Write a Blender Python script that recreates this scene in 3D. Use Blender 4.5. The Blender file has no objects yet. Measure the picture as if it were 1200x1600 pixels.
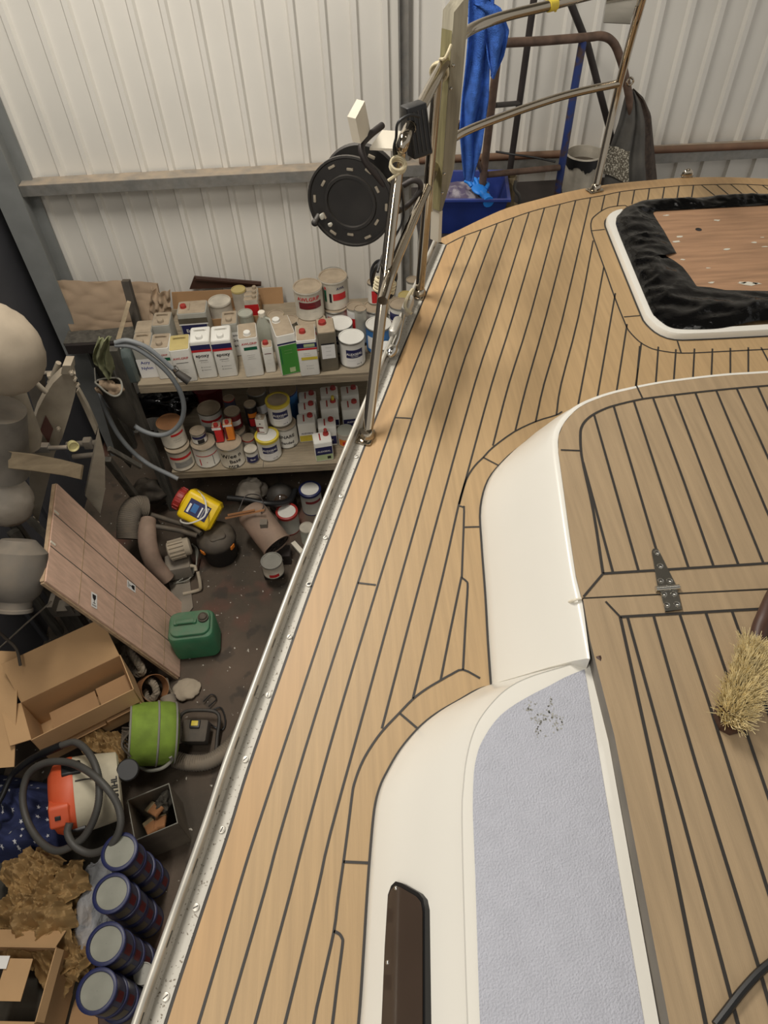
import bpy, bmesh, math, random
from mathutils import Vector, Matrix, noise, Quaternion
random.seed(7)
C = bpy.context.scene.collection
PI = math.pi
R = math.radians

# ------------------------------------------------------------------ camera, world, light, exposure
F_PX, PITCH, ROLL, YAW, CAM_Z = 1110.0, R(49.0), R(-2.617), R(0.879), 4.1
cp, sp = math.cos(PITCH), math.sin(PITCH)
_f, _u, _r = Vector((0, cp, -sp)), Vector((0, sp, cp)), Vector((1, 0, 0))
_c, _s = math.cos(ROLL), math.sin(ROLL)
_r, _u = _c * _r + _s * _u, -_s * _r + _c * _u
_q = Matrix.Rotation(-YAW, 3, 'Z')
FW, UP, RT = _q @ _f, _q @ _u, _q @ _r
CAM = Vector((0, 0, CAM_Z))
cam = bpy.data.cameras.new('camera')
cam.sensor_fit = 'VERTICAL'
cam.sensor_height = 32.0
cam.lens = F_PX / 1600 * 32.0
cam.clip_start = 0.02
camo = bpy.data.objects.new('camera', cam)
C.objects.link(camo)
camo.matrix_world = Matrix.Translation(CAM) @ Matrix((RT, UP, -FW)).transposed().to_4x4()
bpy.context.scene.camera = camo

world = bpy.data.worlds.new('shed_air')
bpy.context.scene.world = world
world.use_nodes = True
world.node_tree.nodes['Background'].inputs[0].default_value = (1.0, 0.96, 0.90, 1)
world.node_tree.nodes['Background'].inputs[1].default_value = 0.62

LAMPS = [  # x, y, z, size x, size y, watts
    (-0.95, 2.75, 5.6, 0.4, 1.5, 150),
    (1.9, 1.7, 6.6, 1.5, 0.35, 9),
    (-1.2, -0.5, 5.7, 0.4, 1.5, 64),
]
for i, (x, y, z, sx, sy, w) in enumerate(LAMPS):
    ld = bpy.data.lights.new('lamp_light', 'AREA')
    ld.shape = 'RECTANGLE'; ld.size = sx; ld.size_y = sy; ld.energy = w
    ld.color = (1.0, 0.945, 0.86)
    lo = bpy.data.objects.new('lamp_light', ld); C.objects.link(lo)
    lo.location = (x, y, z - 0.08)
vs = bpy.context.scene.view_settings
vs.view_transform = 'Standard'; vs.look = 'None'; vs.gamma = 1; vs.use_curve_mapping = False
vs.exposure = -0.27

# ------------------------------------------------------------------ measuring helpers
def ray(px, py): return (px - 600) / F_PX * RT + (800 - py) / F_PX * UP + FW
def U(px, py, z):                       # the point of height z seen at a pixel of the photograph
    d = ray(px, py); return CAM + d * ((z - CAM_Z) / d.z)
def W(px, py, y):                       # the same on a wall-parallel plane
    d = ray(px, py); return CAM + d * (y / d.y)
def onplane(px, py, p0, n):
    d = ray(px, py); return CAM + d * ((p0 - CAM).dot(n) / d.dot(n))
def proj(p):
    v = p - CAM; a = v.dot(FW); return 600 + F_PX * v.dot(RT) / a, 800 - F_PX * v.dot(UP) / a
def scale_at(p): return (p - CAM).dot(FW) / F_PX
def height(p, py):                      # how high above p a vertical reaches the pixel row py
    lo, hi = 0.0, 2.0
    for _ in range(40):
        m = (lo + hi) / 2
        if proj(p + Vector((0, 0, m)))[1] > py: lo = m
        else: hi = m
    return lo
def V(*a): return Vector(a)

# ------------------------------------------------------------------ materials
def lin(c):
    o = []
    for v in c:
        v /= 255.0
        o.append(v / 12.92 if v <= 0.04045 else ((v + 0.055) / 1.055) ** 2.4)
    return (*o, 1)
MATS = {}
def mat(name, col, rough=0.5, metal=0.0, var=0.12, scale=7.0, bump=0.0, bscale=40.0, dust=0.0, dustcol=(158, 140, 116),
        stretch=None, rot=0.0, alpha=1.0, trans=0.0, coat=0.0, col2=None, thr=None):
    if name in MATS: return MATS[name]
    m = bpy.data.materials.new(name); m.use_nodes = True
    nt = m.node_tree; b = nt.nodes['Principled BSDF']
    N = nt.nodes.new; L = nt.links.new
    tc = N('ShaderNodeTexCoord')
    mp = N('ShaderNodeMapping'); L(tc.outputs['Object'], mp.inputs[0])
    if stretch: mp.inputs['Scale'].default_value = stretch
    mp.inputs['Rotation'].default_value = (0, 0, rot)
    nz = N('ShaderNodeTexNoise'); nz.inputs['Scale'].default_value = scale; nz.inputs['Detail'].default_value = 6
    L(mp.outputs[0], nz.inputs[0])
    rp = N('ShaderNodeValToRGB'); L(nz.outputs[0], rp.inputs[0])
    base = lin(col)
    if col2 is None:
        k1, k2 = 1 - var * 1.6, 1 + var
        rp.color_ramp.elements[0].color = (*[v * k1 for v in base[:3]], 1)
        rp.color_ramp.elements[1].color = (*[min(1, v * k2) for v in base[:3]], 1)
        rp.color_ramp.elements[0].position, rp.color_ramp.elements[1].position = 0.3, 0.7
    else:
        rp.color_ramp.elements[0].color = base; rp.color_ramp.elements[1].color = lin(col2)
        t = thr or (0.4, 0.6)
        rp.color_ramp.elements[0].position, rp.color_ramp.elements[1].position = t
    out = rp.outputs[0]
    rin = None
    if dust > 0:                        # settled dust: lies on what faces up
        ge = N('ShaderNodeNewGeometry'); sx = N('ShaderNodeSeparateXYZ'); L(ge.outputs['Normal'], sx.inputs[0])
        n2 = N('ShaderNodeTexNoise'); n2.inputs['Scale'].default_value = 11; n2.inputs['Detail'].default_value = 5
        L(tc.outputs['Object'], n2.inputs[0])
        ad = N('ShaderNodeMath'); ad.operation = 'MULTIPLY_ADD'; L(sx.outputs[2], ad.inputs[0]); ad.inputs[1].default_value = 0.6; ad.inputs[2].default_value = 0.25
        mu = N('ShaderNodeMath'); mu.operation = 'MULTIPLY'; mu.use_clamp = True; L(ad.outputs[0], mu.inputs[0])
        m3 = N('ShaderNodeMath'); m3.operation = 'MULTIPLY'; L(n2.outputs[0], m3.inputs[0]); m3.inputs[1].default_value = 2.0 * dust
        L(m3.outputs[0], mu.inputs[1])
        mx = N('ShaderNodeMix'); mx.data_type = 'RGBA'
        L(mu.outputs[0], mx.inputs[0]); L(out, mx.inputs[6]); mx.inputs[7].default_value = lin(dustcol)
        out = mx.outputs[2]
        mr = N('ShaderNodeMath'); mr.operation = 'MULTIPLY_ADD'; mr.use_clamp = True
        L(mu.outputs[0], mr.inputs[0]); mr.inputs[1].default_value = 0.9 - rough; mr.inputs[2].default_value = rough
        rin = mr.outputs[0]
        if metal > 0:
            mm = N('ShaderNodeMath'); mm.operation = 'MULTIPLY_ADD'; mm.use_clamp = True
            L(mu.outputs[0], mm.inputs[0]); mm.inputs[1].default_value = -metal; mm.inputs[2].default_value = metal
            L(mm.outputs[0], b.inputs['Metallic'])
    L(out, b.inputs['Base Color'])
    if rin: L(rin, b.inputs['Roughness'])
    else: b.inputs['Roughness'].default_value = rough
    if not (dust > 0 and metal > 0): b.inputs['Metallic'].default_value = metal
    b.inputs['Alpha'].default_value = alpha
    b.inputs['Transmission Weight'].default_value = trans
    b.inputs['Coat Weight'].default_value = coat
    if bump > 0:
        n4 = N('ShaderNodeTexNoise'); n4.inputs['Scale'].default_value = bscale; n4.inputs['Detail'].default_value = 4
        L(mp.outputs[0], n4.inputs[0])
        bp = N('ShaderNodeBump'); bp.inputs['Strength'].default_value = bump; bp.inputs['Distance'].default_value = 0.01
        L(n4.outputs[0], bp.inputs['Height']); L(bp.outputs[0], b.inputs['Normal'])
    MATS[name] = m
    return m

M_wall = mat('wall_sheet', (226, 222, 213), 0.5, var=0.05, scale=1.2, dust=0.0)
M_galv = mat('galvanised', (128, 131, 130), 0.55, 0.5, var=0.12, scale=30, dust=0.8, dustcol=(178, 160, 138))
M_dark = mat('dark_panel', (70, 70, 74), 0.65, var=0.08, scale=3)
M_column = mat('column_paint', (128, 130, 128), 0.6, var=0.08, scale=6)
M_floor = mat('stained_concrete', (58, 52, 42), 0.75, var=0.3, scale=1.6, bump=0.3, bscale=30, col2=(98, 82, 68), thr=(0.33, 0.68))
def stain(m):                            # reddish and white spatters of old paint on the concrete
    nt = m.node_tree; b = nt.nodes['Principled BSDF']; src = b.inputs['Base Color'].links[0].from_socket
    tc = nt.nodes.new('ShaderNodeTexCoord')
    for sc, lo, hi, col in ((2.3, .56, .66, (110, 68, 56)), (6.0, .60, .66, (52, 46, 40)), (34.0, .69, .71, (196, 190, 178))):
        n = nt.nodes.new('ShaderNodeTexNoise'); n.inputs['Scale'].default_value = sc; n.inputs['Detail'].default_value = 3
        nt.links.new(tc.outputs['Object'], n.inputs[0])
        r = nt.nodes.new('ShaderNodeMapRange'); r.inputs[1].default_value = lo; r.inputs[2].default_value = hi; r.clamp = True
        r.inputs[4].default_value = .9 if sc > 20 else .6
        nt.links.new(n.outputs[0], r.inputs[0])
        mx = nt.nodes.new('ShaderNodeMix'); mx.data_type = 'RGBA'
        nt.links.new(r.outputs[0], mx.inputs[0]); nt.links.new(src, mx.inputs[6]); mx.inputs[7].default_value = lin(col)
        src = mx.outputs[2]
    nt.links.new(src, b.inputs['Base Color'])
stain(M_floor)
M_ceil = mat('roof_sheet', (150, 148, 140), 0.8)
M_rustpipe = mat('rust_pipe', (110, 76, 56), 0.7, var=0.2, dust=0.3)
M_board = mat('dusty_board', (146, 133, 112), 0.85, var=0.14, scale=9, stretch=(1, 8, 8), bump=0.1)
M_oldwood = mat('old_wood', (84, 80, 72), 0.85, var=0.25, scale=6, stretch=(6, 6, 1), bump=0.2)
M_timber = mat('weathered_timber', (152, 145, 126), 0.85, var=0.18, scale=5, stretch=(10, 10, 1), bump=0.2, bscale=12)
M_greenwood = mat('algae_timber', (142, 134, 96), 0.85, var=0.22, scale=5, stretch=(10, 10, 1), bump=0.2, bscale=12)
M_pine = mat('pale_plank', (168, 150, 122), 0.8, var=0.15, scale=4, stretch=(2, 8, 8))
M_ply = mat('plywood_face', (206, 172, 150), 0.75, var=0.1, scale=5, stretch=(2, 9, 2))
M_plyedge = mat('plywood_edge', (176, 150, 120), 0.8, var=0.2, scale=20)
M_card = mat('cardboard', (186, 150, 108), 0.85, var=0.06, scale=4, bump=0.04, bscale=60)
M_cardin = mat('cardboard_inside', (160, 125, 88), 0.88, var=0.07, scale=4)
M_kraft = mat('kraft_paper', (152, 122, 78), 0.75, var=0.16, scale=6)
M_kraftdusty = mat('dusty_kraft', (158, 136, 112), 0.85, var=0.1, scale=5, bump=0.15, bscale=12)
M_teak = mat('teak_deck_board', (171, 143, 104), 0.5, var=0.07, scale=3, stretch=(34, 1.2, 1), rot=R(15.6), bump=0.05, bscale=20)
M_teakmargin = mat('teak_margin_board', (175, 142, 100), 0.5, var=0.06, scale=3, stretch=(30, 1.2, 1), rot=R(17))
M_teakold = mat('teak_weathered_board', (158, 136, 106), 0.55, var=0.09, scale=3, stretch=(26, 1.3, 1), rot=R(-12), bump=0.08, bscale=24)
M_caulk = mat('black_caulk', (44, 40, 36), 0.55, var=0.1)
M_gel = mat('white_gelcoat', (222, 219, 210), 0.28, var=0.02, scale=2, coat=0.2)
M_nonskid = mat('grey_nonskid', (176, 178, 188), 0.6, var=0.03, scale=40, bump=0.4, bscale=330)
M_nonskidworn = mat('worn_nonskid', (158, 157, 150), 0.7, var=0.12, scale=90, bump=0.4, bscale=330)
M_hull = mat('hull_paint', (222, 220, 212), 0.25)
M_alu = mat('toe_rail_alloy', (196, 192, 182), 0.45, 0.55, var=0.14, scale=14, col2=None)
M_aluspeck = mat('pitted_alloy', (112, 102, 88), 0.6, 0.15, scale=240, col2=(186, 182, 172), thr=(0.33, 0.39))
M_chrome = mat('polished_steel', (176, 166, 150), 0.12, 1.0, var=0.03)
M_chrome2 = mat('hinge_steel', (200, 198, 192), 0.18, 1.0, var=0.05, scale=20)
M_black = mat('black_plastic', (26, 26, 27), 0.5, var=0.2, dust=0.35, dustcol=(110, 102, 92))
M_blackclean = mat('black_rubber', (24, 24, 25), 0.45, var=0.1)
M_dustyblack = mat('dusty_black', (48, 46, 44), 0.65, var=0.2, dust=0.26)
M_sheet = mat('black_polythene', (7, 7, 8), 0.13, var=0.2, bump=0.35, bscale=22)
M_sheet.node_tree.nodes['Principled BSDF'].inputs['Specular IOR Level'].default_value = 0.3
M_hatchply = mat('hatch_plywood', (160, 124, 94), 0.65, var=0.16, scale=4, stretch=(1.2, 12, 1), bump=0.06)
M_glass = mat('smoked_glass_reflection', (66, 54, 45), 0.06, var=0.05, coat=0.5)  # smoked tint, its brown lifted to stand in for the deck's reflection
M_bristle = mat('bristle', (236, 218, 170), 0.7, var=0.22, scale=50)
M_brushwood = mat('brush_wood', (66, 42, 32), 0.5, var=0.15)
M_rope = mat('rope_fibre', (202, 190, 158), 0.85, var=0.15, scale=40)
M_oldrope = mat('grey_rope', (140, 128, 112), 0.9, var=0.25, scale=30, bump=0.3)
M_bracket = mat('cream_bracket', (226, 218, 200), 0.5, var=0.05)
M_towel = mat('blue_towel', (58, 104, 190), 0.95, var=0.2, scale=24, bump=0.7, bscale=220)
M_bluetub = mat('blue_tub', (22, 52, 132), 0.5, var=0.15, dust=0.12)
M_blueglove = mat('blue_nitrile', (30, 126, 220), 0.5)
M_rust = mat('rusty_steel', (106, 84, 70), 0.6, 0.2, var=0.25, scale=18)
M_bluepaint = mat('chipped_blue_steel', (44, 62, 120), 0.55, 0.1, scale=16, col2=(82, 66, 60), thr=(0.5, 0.62))
M_darksteel = mat('dark_steel', (58, 52, 50), 0.55, 0.3, var=0.2)
M_tarp = mat('dark_tarpaulin', (74, 74, 72), 0.6, var=0.3, scale=9, dust=0.2)
M_tarpbrown = mat('brown_tarpaulin', (70, 56, 46), 0.8, var=0.35, scale=40, bump=0.3)
M_dustymetal = mat('dusty_machine_grey', (174, 165, 148), 0.75, 0.05, var=0.16, scale=8, dust=0.6)
M_beige = mat('dusty_beige_bag', (172, 158, 138), 0.9, var=0.1, scale=6, bump=0.25, bscale=14)
M_lowerbag = mat('dusty_clear_bag', (186, 176, 162), 0.6, var=0.14, scale=7, bump=0.4, bscale=12)
M_plaque = mat('red_plaque', (110, 74, 66), 0.7, var=0.1)
M_hose = mat('grey_hose', (122, 128, 132), 0.5, var=0.08, dust=0.15)
M_vachose = mat('dark_hose', (72, 70, 66), 0.55, var=0.1)
M_duct = mat('dusty_duct', (108, 102, 94), 0.8, var=0.15, dust=0.4)
M_greencloth = mat('olive_cloth', (122, 124, 92), 0.9, var=0.18, scale=10, bump=0.3, bscale=14)
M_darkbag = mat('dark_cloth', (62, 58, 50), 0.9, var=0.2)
M_yellow = mat('yellow_plastic', (238, 200, 22), 0.4, var=0.05)
M_redcap = mat('red_plastic', (158, 48, 42), 0.45, var=0.06)
M_white = mat('white_plastic', (224, 222, 214), 0.45, var=0.04)
M_green = mat('green_plastic', (26, 116, 78), 0.45, var=0.12, scale=9, dust=0.5, dustcol=(122, 120, 104))
M_lime = mat('lime_fabric', (120, 146, 52), 0.8, var=0.14, scale=12, bump=0.15)
M_greyfab = mat('grey_trim', (138, 136, 126), 0.85)
M_orange = mat('orange_plastic', (214, 84, 42), 0.45, var=0.06, dust=0.12)
M_cream = mat('cream_plastic', (196, 188, 164), 0.6, var=0.12, scale=7, dust=0.2)
M_starcloth = mat('navy_cloth', (36, 44, 82), 0.9, var=0.2, scale=9, bump=0.3, bscale=14)
M_star = mat('star_white', (206, 206, 210), 0.9)
M_bubble = mat('bubble_wrap', (208, 210, 214), 0.25, var=0.1, alpha=0.42, bump=0.8, bscale=60)
M_navy = mat('navy_paint', (34, 40, 82), 0.4, var=0.1)
M_lid = mat('tin_lid', (142, 142, 130), 0.5, 0.25, var=0.1, scale=10)
M_steel = mat('tin_steel', (160, 158, 150), 0.38, 0.75, var=0.1, scale=9)
M_dustlid = mat('dusty_lid', (166, 150, 128), 0.8, 0.1, var=0.14, scale=12)
M_tinwhite = mat('tin_white', (216, 213, 204), 0.4, var=0.06, scale=9)
M_tindirty = mat('tin_dirty_white', (196, 188, 172), 0.55, var=0.18, scale=9)
M_tingrey = mat('tin_grey', (172, 170, 160), 0.5, 0.2, var=0.12)
M_tindark = mat('tin_dark_grey', (104, 98, 84), 0.5, 0.3, var=0.15, dust=0.3)
M_tindull = mat('tin_dull_navy', (66, 70, 92), 0.5, var=0.15, dust=0.1)
M_labelnavy = mat('ink_navy', (34, 36, 84), 0.5, var=0.05)
M_labelred = mat('ink_red', (196, 38, 42), 0.5, var=0.05)
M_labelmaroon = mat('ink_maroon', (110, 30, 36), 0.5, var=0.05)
M_labelblack = mat('ink_black', (30, 28, 30), 0.6)
M_labelwhite = mat('ink_white', (232, 230, 226), 0.5, var=0.02)
M_labelgreen = mat('ink_green', (70, 142, 58), 0.5, var=0.05)
M_labeldkgreen = mat('ink_dark_green', (22, 100, 70), 0.5)
M_labelpale = mat('ink_pale_green', (178, 194, 146), 0.5)
M_labelyellow = mat('ink_yellow', (214, 192, 66), 0.5)
M_labelblue = mat('ink_blue', (52, 110, 170), 0.5)
M_labelorange = mat('ink_orange', (226, 130, 40), 0.5)
M_labelgrey = mat('ink_grey', (150, 150, 146), 0.5)
M_inkpen = mat('ink_pen', (36, 50, 140), 0.6)
M_clearjug = mat('cloudy_jug', (188, 190, 176), 0.35, var=0.05, alpha=0.72)
M_greyjug = mat('grey_liquid_jug', (96, 106, 104), 0.25, var=0.1, alpha=0.9)
M_yellowlid = mat('yellow_lid', (190, 172, 112), 0.5)
M_pinkmetal = mat('dusty_pink_paint', (140, 116, 102), 0.7, var=0.2, scale=9, dust=0.3)
M_brass = mat('dull_brass', (150, 134, 104), 0.45, 0.6, var=0.2, scale=20)
M_paperpink = mat('brown_scrap', (150, 104, 66), 0.8, var=0.2)
M_paintdrip = mat('dried_paint', (200, 196, 182), 0.5, var=0.05)
M_shade = mat('grease_grey', (116, 111, 103), 0.75, var=0.2, dust=0.3)
M_glasscup = mat('cup_yellow', (206, 196, 140), 0.5)

# ------------------------------------------------------------------ mesh builder
TEXTS = {}
def glyphs(s, bold=0.0):
    key = (s, bold)
    if key not in TEXTS:
        cu = bpy.data.curves.new('lettering', 'FONT'); cu.body = s; cu.align_x = 'CENTER'; cu.size = 1; cu.offset = bold
        cu.resolution_u = 2
        ob = bpy.data.objects.new('lettering', cu); C.objects.link(ob)
        dg = bpy.context.evaluated_depsgraph_get(); dg.update()
        me = bpy.data.meshes.new_from_object(ob.evaluated_get(dg))
        TEXTS[key] = ([v.co.copy() for v in me.vertices], [list(p.vertices) for p in me.polygons])
        bpy.data.objects.remove(ob); bpy.data.curves.remove(cu); bpy.data.meshes.remove(me)
    return TEXTS[key]

def smooth_path(pts, n=8, closed=False):
    pts = [Vector(p) for p in pts]
    out = []; k = len(pts)
    for i in range(k if closed else k - 1):
        if closed: p0, p1, p2, p3 = pts[i - 1], pts[i], pts[(i + 1) % k], pts[(i + 2) % k]
        else:
            p1, p2 = pts[i], pts[i + 1]
            p0 = pts[i - 1] if i else p1 * 2 - p2
            p3 = pts[i + 2] if i + 2 < k else p2 * 2 - p1
        for j in range(n):
            t = j / n
            out.append(0.5 * ((2 * p1) + (p2 - p0) * t + (2 * p0 - 5 * p1 + 4 * p2 - p3) * t * t + (3 * p1 - p0 - 3 * p2 + p3) * t ** 3))
    if not closed: out.append(pts[-1])
    return out

def resample(pts, n):
    pts = [Vector(p) for p in pts]
    d = [0]
    for a, b in zip(pts, pts[1:]): d.append(d[-1] + (b - a).length)
    out = []; j = 0
    for i in range(n):
        t = d[-1] * i / (n - 1)
        while j < len(pts) - 2 and d[j + 1] < t: j += 1
        k = (t - d[j]) / max(1e-9, d[j + 1] - d[j])
        out.append(pts[j].lerp(pts[j + 1], min(1, k)))
    return out

class MB:
    def __init__(s): s.bm = bmesh.new(); s.T = Matrix.Identity(4)
    def v(s, p): return s.bm.verts.new(s.T @ Vector(p))
    def f(s, vs, m=0):
        try:
            f = s.bm.faces.new(vs); f.material_index = m; f.smooth = True; return f
        except ValueError: return None
    def poly(s, pts, m=0): return s.f([s.v(p) for p in pts], m)
    def prism(s, pts, ext, m=0, m2=None):     # polygon extruded by a vector
        ext = Vector(ext); a = [s.v(p) for p in pts]; b = [s.v(Vector(p) + ext) for p in pts]
        n = len(a); s.f(list(reversed(a)), m); s.f(b, m if m2 is None else m2)
        for i in range(n): s.f([a[i], a[(i + 1) % n], b[(i + 1) % n], b[i]], m)
    def box(s, c, sz, rot=None, m=0, bev=0.0):
        q = rot if rot is not None else Matrix.Identity(3)
        if isinstance(q, (int, float)): q = Matrix.Rotation(q, 3, 'Z')
        c = Vector(c); hx, hy, hz = sz[0] / 2, sz[1] / 2, sz[2] / 2
        if bev <= 0:
            vs = [s.v(c + q @ Vector((x * hx, y * hy, z * hz))) for z in (-1, 1) for x, y in ((-1, -1), (1, -1), (1, 1), (-1, 1))]
            for idx in ((3, 2, 1, 0), (4, 5, 6, 7), (0, 1, 5, 4), (1, 2, 6, 5), (2, 3, 7, 6), (3, 0, 4, 7)):
                s.f([vs[i] for i in idx], m)
        else:
            s.rbox(c, sz, q, bev, m)
    def rbox(s, c, sz, q=None, r=0.01, m=0, seg=3, top=None):  # box rounded on its vertical edges and chamfered above and below
        q = q if q is not None else Matrix.Identity(3)
        if isinstance(q, (int, float)): q = Matrix.Rotation(q, 3, 'Z')
        c = Vector(c); hx, hy, hz = sz[0] / 2, sz[1] / 2, sz[2] / 2
        r = min(r, hx * .99, hy * .99); t = min(r * 0.5 if top is None else top, hz * .9)
        def ring(inset, z):
            o = []
            for cx, cy, a0 in ((hx - r, hy - r, 0), (-hx + r, hy - r, PI / 2), (-hx + r, -hy + r, PI), (hx - r, -hy + r, 1.5 * PI)):
                for k in range(seg + 1):
                    a = a0 + PI / 2 * k / seg
                    rr = max(r - inset, r * .2)
                    o.append(s.v(c + q @ Vector((cx + rr * math.cos(a), cy + rr * math.sin(a), z))))
            return o
        rs = [ring(t, -hz), ring(0, -hz + t), ring(0, hz - t), ring(t * .3, hz - t * .35), ring(t, hz)]
        n = len(rs[0])
        for a, b in zip(rs, rs[1:]):
            for i in range(n): s.f([a[i], a[(i + 1) % n], b[(i + 1) % n], b[i]], m)
        s.f(list(reversed(rs[0])), m); s.f(rs[-1], m)
    def tube(s, pts, r=0.01, seg=10, m=0, closed=False, cap=True, flat=None):
        pts = [Vector(p) for p in pts]; n = len(pts)
        rr = r if isinstance(r, (list, tuple)) else [r] * n
        tan = []
        for i in range(n):
            a = pts[i - 1] if (i or closed) else pts[i]
            b = pts[(i + 1) % n] if (i < n - 1 or closed) else pts[i]
            t = b - a
            tan.append(t.normalized() if t.length > 1e-9 else Vector((0, 0, 1)))
        x = tan[0].orthogonal().normalized(); rings = []
        for i in range(n):
            if i:
                x = x - tan[i] * x.dot(tan[i])
                x = x.normalized() if x.length > 1e-6 else tan[i].orthogonal().normalized()
            y = tan[i].cross(x)
            rings.append([s.v(pts[i] + (x * math.cos(2 * PI * k / seg) + y * math.sin(2 * PI * k / seg)) * rr[i]) for k in range(seg)])
        for i in range(n if closed else n - 1):
            a, b = rings[i], rings[(i + 1) % n]
            for k in range(seg): s.f([a[k], a[(k + 1) % seg], b[(k + 1) % seg], b[k]], m)
        if cap and not closed:
            s.f(list(reversed(rings[0])), m); s.f(rings[-1], m)
    def lathe(s, prof, c=(0, 0, 0), q=None, seg=28, m=0, ms=None, cap0=True, cap1=True):
        q = q if q is not None else Matrix.Identity(3); c = Vector(c); rings = []
        for r, z in prof:
            rings.append([s.v(c + q @ Vector((max(r, 1e-4) * math.cos(2 * PI * k / seg), max(r, 1e-4) * math.sin(2 * PI * k / seg), z))) for k in range(seg)])
        for i in range(len(rings) - 1):
            mm = ms[i] if ms else m
            a, b = rings[i], rings[i + 1]
            for k in range(seg): s.f([a[k], a[(k + 1) % seg], b[(k + 1) % seg], b[k]], mm)
        if cap0: s.f(list(reversed(rings[0])), ms[0] if ms else m)
        if cap1: s.f(rings[-1], ms[-1] if ms else m)
    def ell(s, c, rad, q=None, m=0, nu=20, nv=12, fn=None):
        q = q if q is not None else Matrix.Identity(3); c = Vector(c)
        rows = []
        for j in range(1, nv):
            a = PI * j / nv; row = []
            for i in range(nu):
                b = 2 * PI * i / nu
                d = Vector((math.sin(a) * math.cos(b), math.sin(a) * math.sin(b), math.cos(a)))
                k = fn(d) if fn else 1
                row.append(s.v(c + q @ Vector((d.x * rad[0] * k, d.y * rad[1] * k, d.z * rad[2] * k))))
            rows.append(row)
        t = s.v(c + q @ Vector((0, 0, rad[2]))); b_ = s.v(c - q @ Vector((0, 0, rad[2])))
        for a, b in zip(rows, rows[1:]):
            for i in range(nu): s.f([a[i], b[i], b[(i + 1) % nu], a[(i + 1) % nu]], m)
        for i in range(nu):
            s.f([t, rows[0][i], rows[0][(i + 1) % nu]], m); s.f([b_, rows[-1][(i + 1) % nu], rows[-1][i]], m)
    def grid(s, fn, nu, nv, m=0, mfn=None):
        g = [[s.v(fn(i / (nu - 1), j / (nv - 1))) for i in range(nu)] for j in range(nv)]
        for j in range(nv - 1):
            for i in range(nu - 1):
                s.f([g[j][i], g[j][i + 1], g[j + 1][i + 1], g[j + 1][i]], mfn(i / (nu - 1), j / (nv - 1)) if mfn else m)
    def loft(s, rows, m=0, closed=False):
        g = [[s.v(p) for p in r] for r in rows]
        for a, b in zip(g, g[1:]):
            n = len(a)
            for i in range(n if closed else n - 1): s.f([a[i], a[(i + 1) % n], b[(i + 1) % n], b[i]], m)
        return g
    def ribbon(s, pts, w, dz, m=0, n=None):   # a flat strip of width w along a path in a horizontal plane
        pts = [Vector(p) for p in pts]; L_, R_ = [], []
        for i, p in enumerate(pts):
            t = (pts[min(i + 1, len(pts) - 1)] - pts[max(i - 1, 0)]); t.z = 0; t.normalize()
            nn = Vector((-t.y, t.x, 0)) * w / 2
            L_.append(s.v(p + nn + V(0, 0, dz))); R_.append(s.v(p - nn + V(0, 0, dz)))
        for i in range(len(pts) - 1): s.f([R_[i], R_[i + 1], L_[i + 1], L_[i]], m)
    def text(s, st, size, fr, m=0, bold=0.02, cx=0, cy=0, sx=1.0):     # fr maps flat (x, y) onto the surface
        vs, fs = glyphs(st, bold)
        vv = [s.v(fr(cx + p.x * size * sx, cy + p.y * size)) for p in vs]
        for f in fs: s.f([vv[i] for i in f], m)
    def solid(s, th):
        bmesh.ops.recalc_face_normals(s.bm, faces=s.bm.faces[:])
        bmesh.ops.solidify(s.bm, geom=s.bm.faces[:], thickness=th)
    def build(s, name, mats, parent=None, world=False, ang=38, fix=True):
        me = bpy.data.meshes.new(name)
        if world and parent is not None: s.bm.transform(ROOT[parent.name].inverted())
        if fix: bmesh.ops.recalc_face_normals(s.bm, faces=s.bm.faces[:])
        s.bm.to_mesh(me); s.bm.free()
        if not isinstance(mats, (list, tuple)): mats = [mats]
        for m in mats: me.materials.append(m)
        me.set_sharp_from_angle(angle=R(ang))
        o = bpy.data.objects.new(name, me); C.objects.link(o)
        if parent is not None:
            o.parent = parent; ROOT[o.name] = ROOT[parent.name]
        return o

ROOT = {}
def tag(o, label=None, cat=None, group=None, kind=None):
    if label: o['label'] = label
    if cat: o['category'] = cat
    if group: o['group'] = group
    if kind: o['kind'] = kind
    return o
def thing(name, label, cat, loc=(0, 0, 0), rz=0.0, group=None, rot=None):
    o = bpy.data.objects.new(name, None); C.objects.link(o); o.empty_display_size = 0.05
    q = rot if rot is not None else Matrix.Rotation(rz, 3, 'Z')
    mw = Matrix.Translation(Vector(loc)) @ q.to_4x4()
    o.matrix_world = mw; ROOT[o.name] = mw
    return tag(o, label, cat, group)
def solo(mb, name, mats, label, cat, loc, group=None, kind=None, ang=38):
    mb.bm.transform(Matrix.Translation(-Vector(loc)))
    o = mb.build(name, mats, None, False, ang); o.location = loc
    ROOT[o.name] = Matrix.Translation(Vector(loc))
    return tag(o, label, cat, group, kind)
def struct(name, mb, mats, ang=38):
    o = mb.build(name, mats, None, False, ang); o['kind'] = 'structure'; return o
def copy_tree(o, parent=None, loc=None):
    c = o.copy(); C.objects.link(c)
    if parent is not None: c.parent = parent
    if loc is not None: c.location = loc
    for ch in list(o.children): copy_tree(ch, c)
    return c
def euler(x, y, z): return (Matrix.Rotation(z, 3, 'Z') @ Matrix.Rotation(y, 3, 'Y') @ Matrix.Rotation(x, 3, 'X'))
def axis_q(d, up=V(0, 0, 1)):            # rotation that takes local z to d
    return Vector((0, 0, 1)).rotation_difference(Vector(d).normalized()).to_matrix()
def nz(p, s=1.0): return noise.noise(Vector(p) * s)
def pxl(lst, ox, oy, s): return [(ox + x / s, oy + y / s) for x, y in lst]
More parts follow.
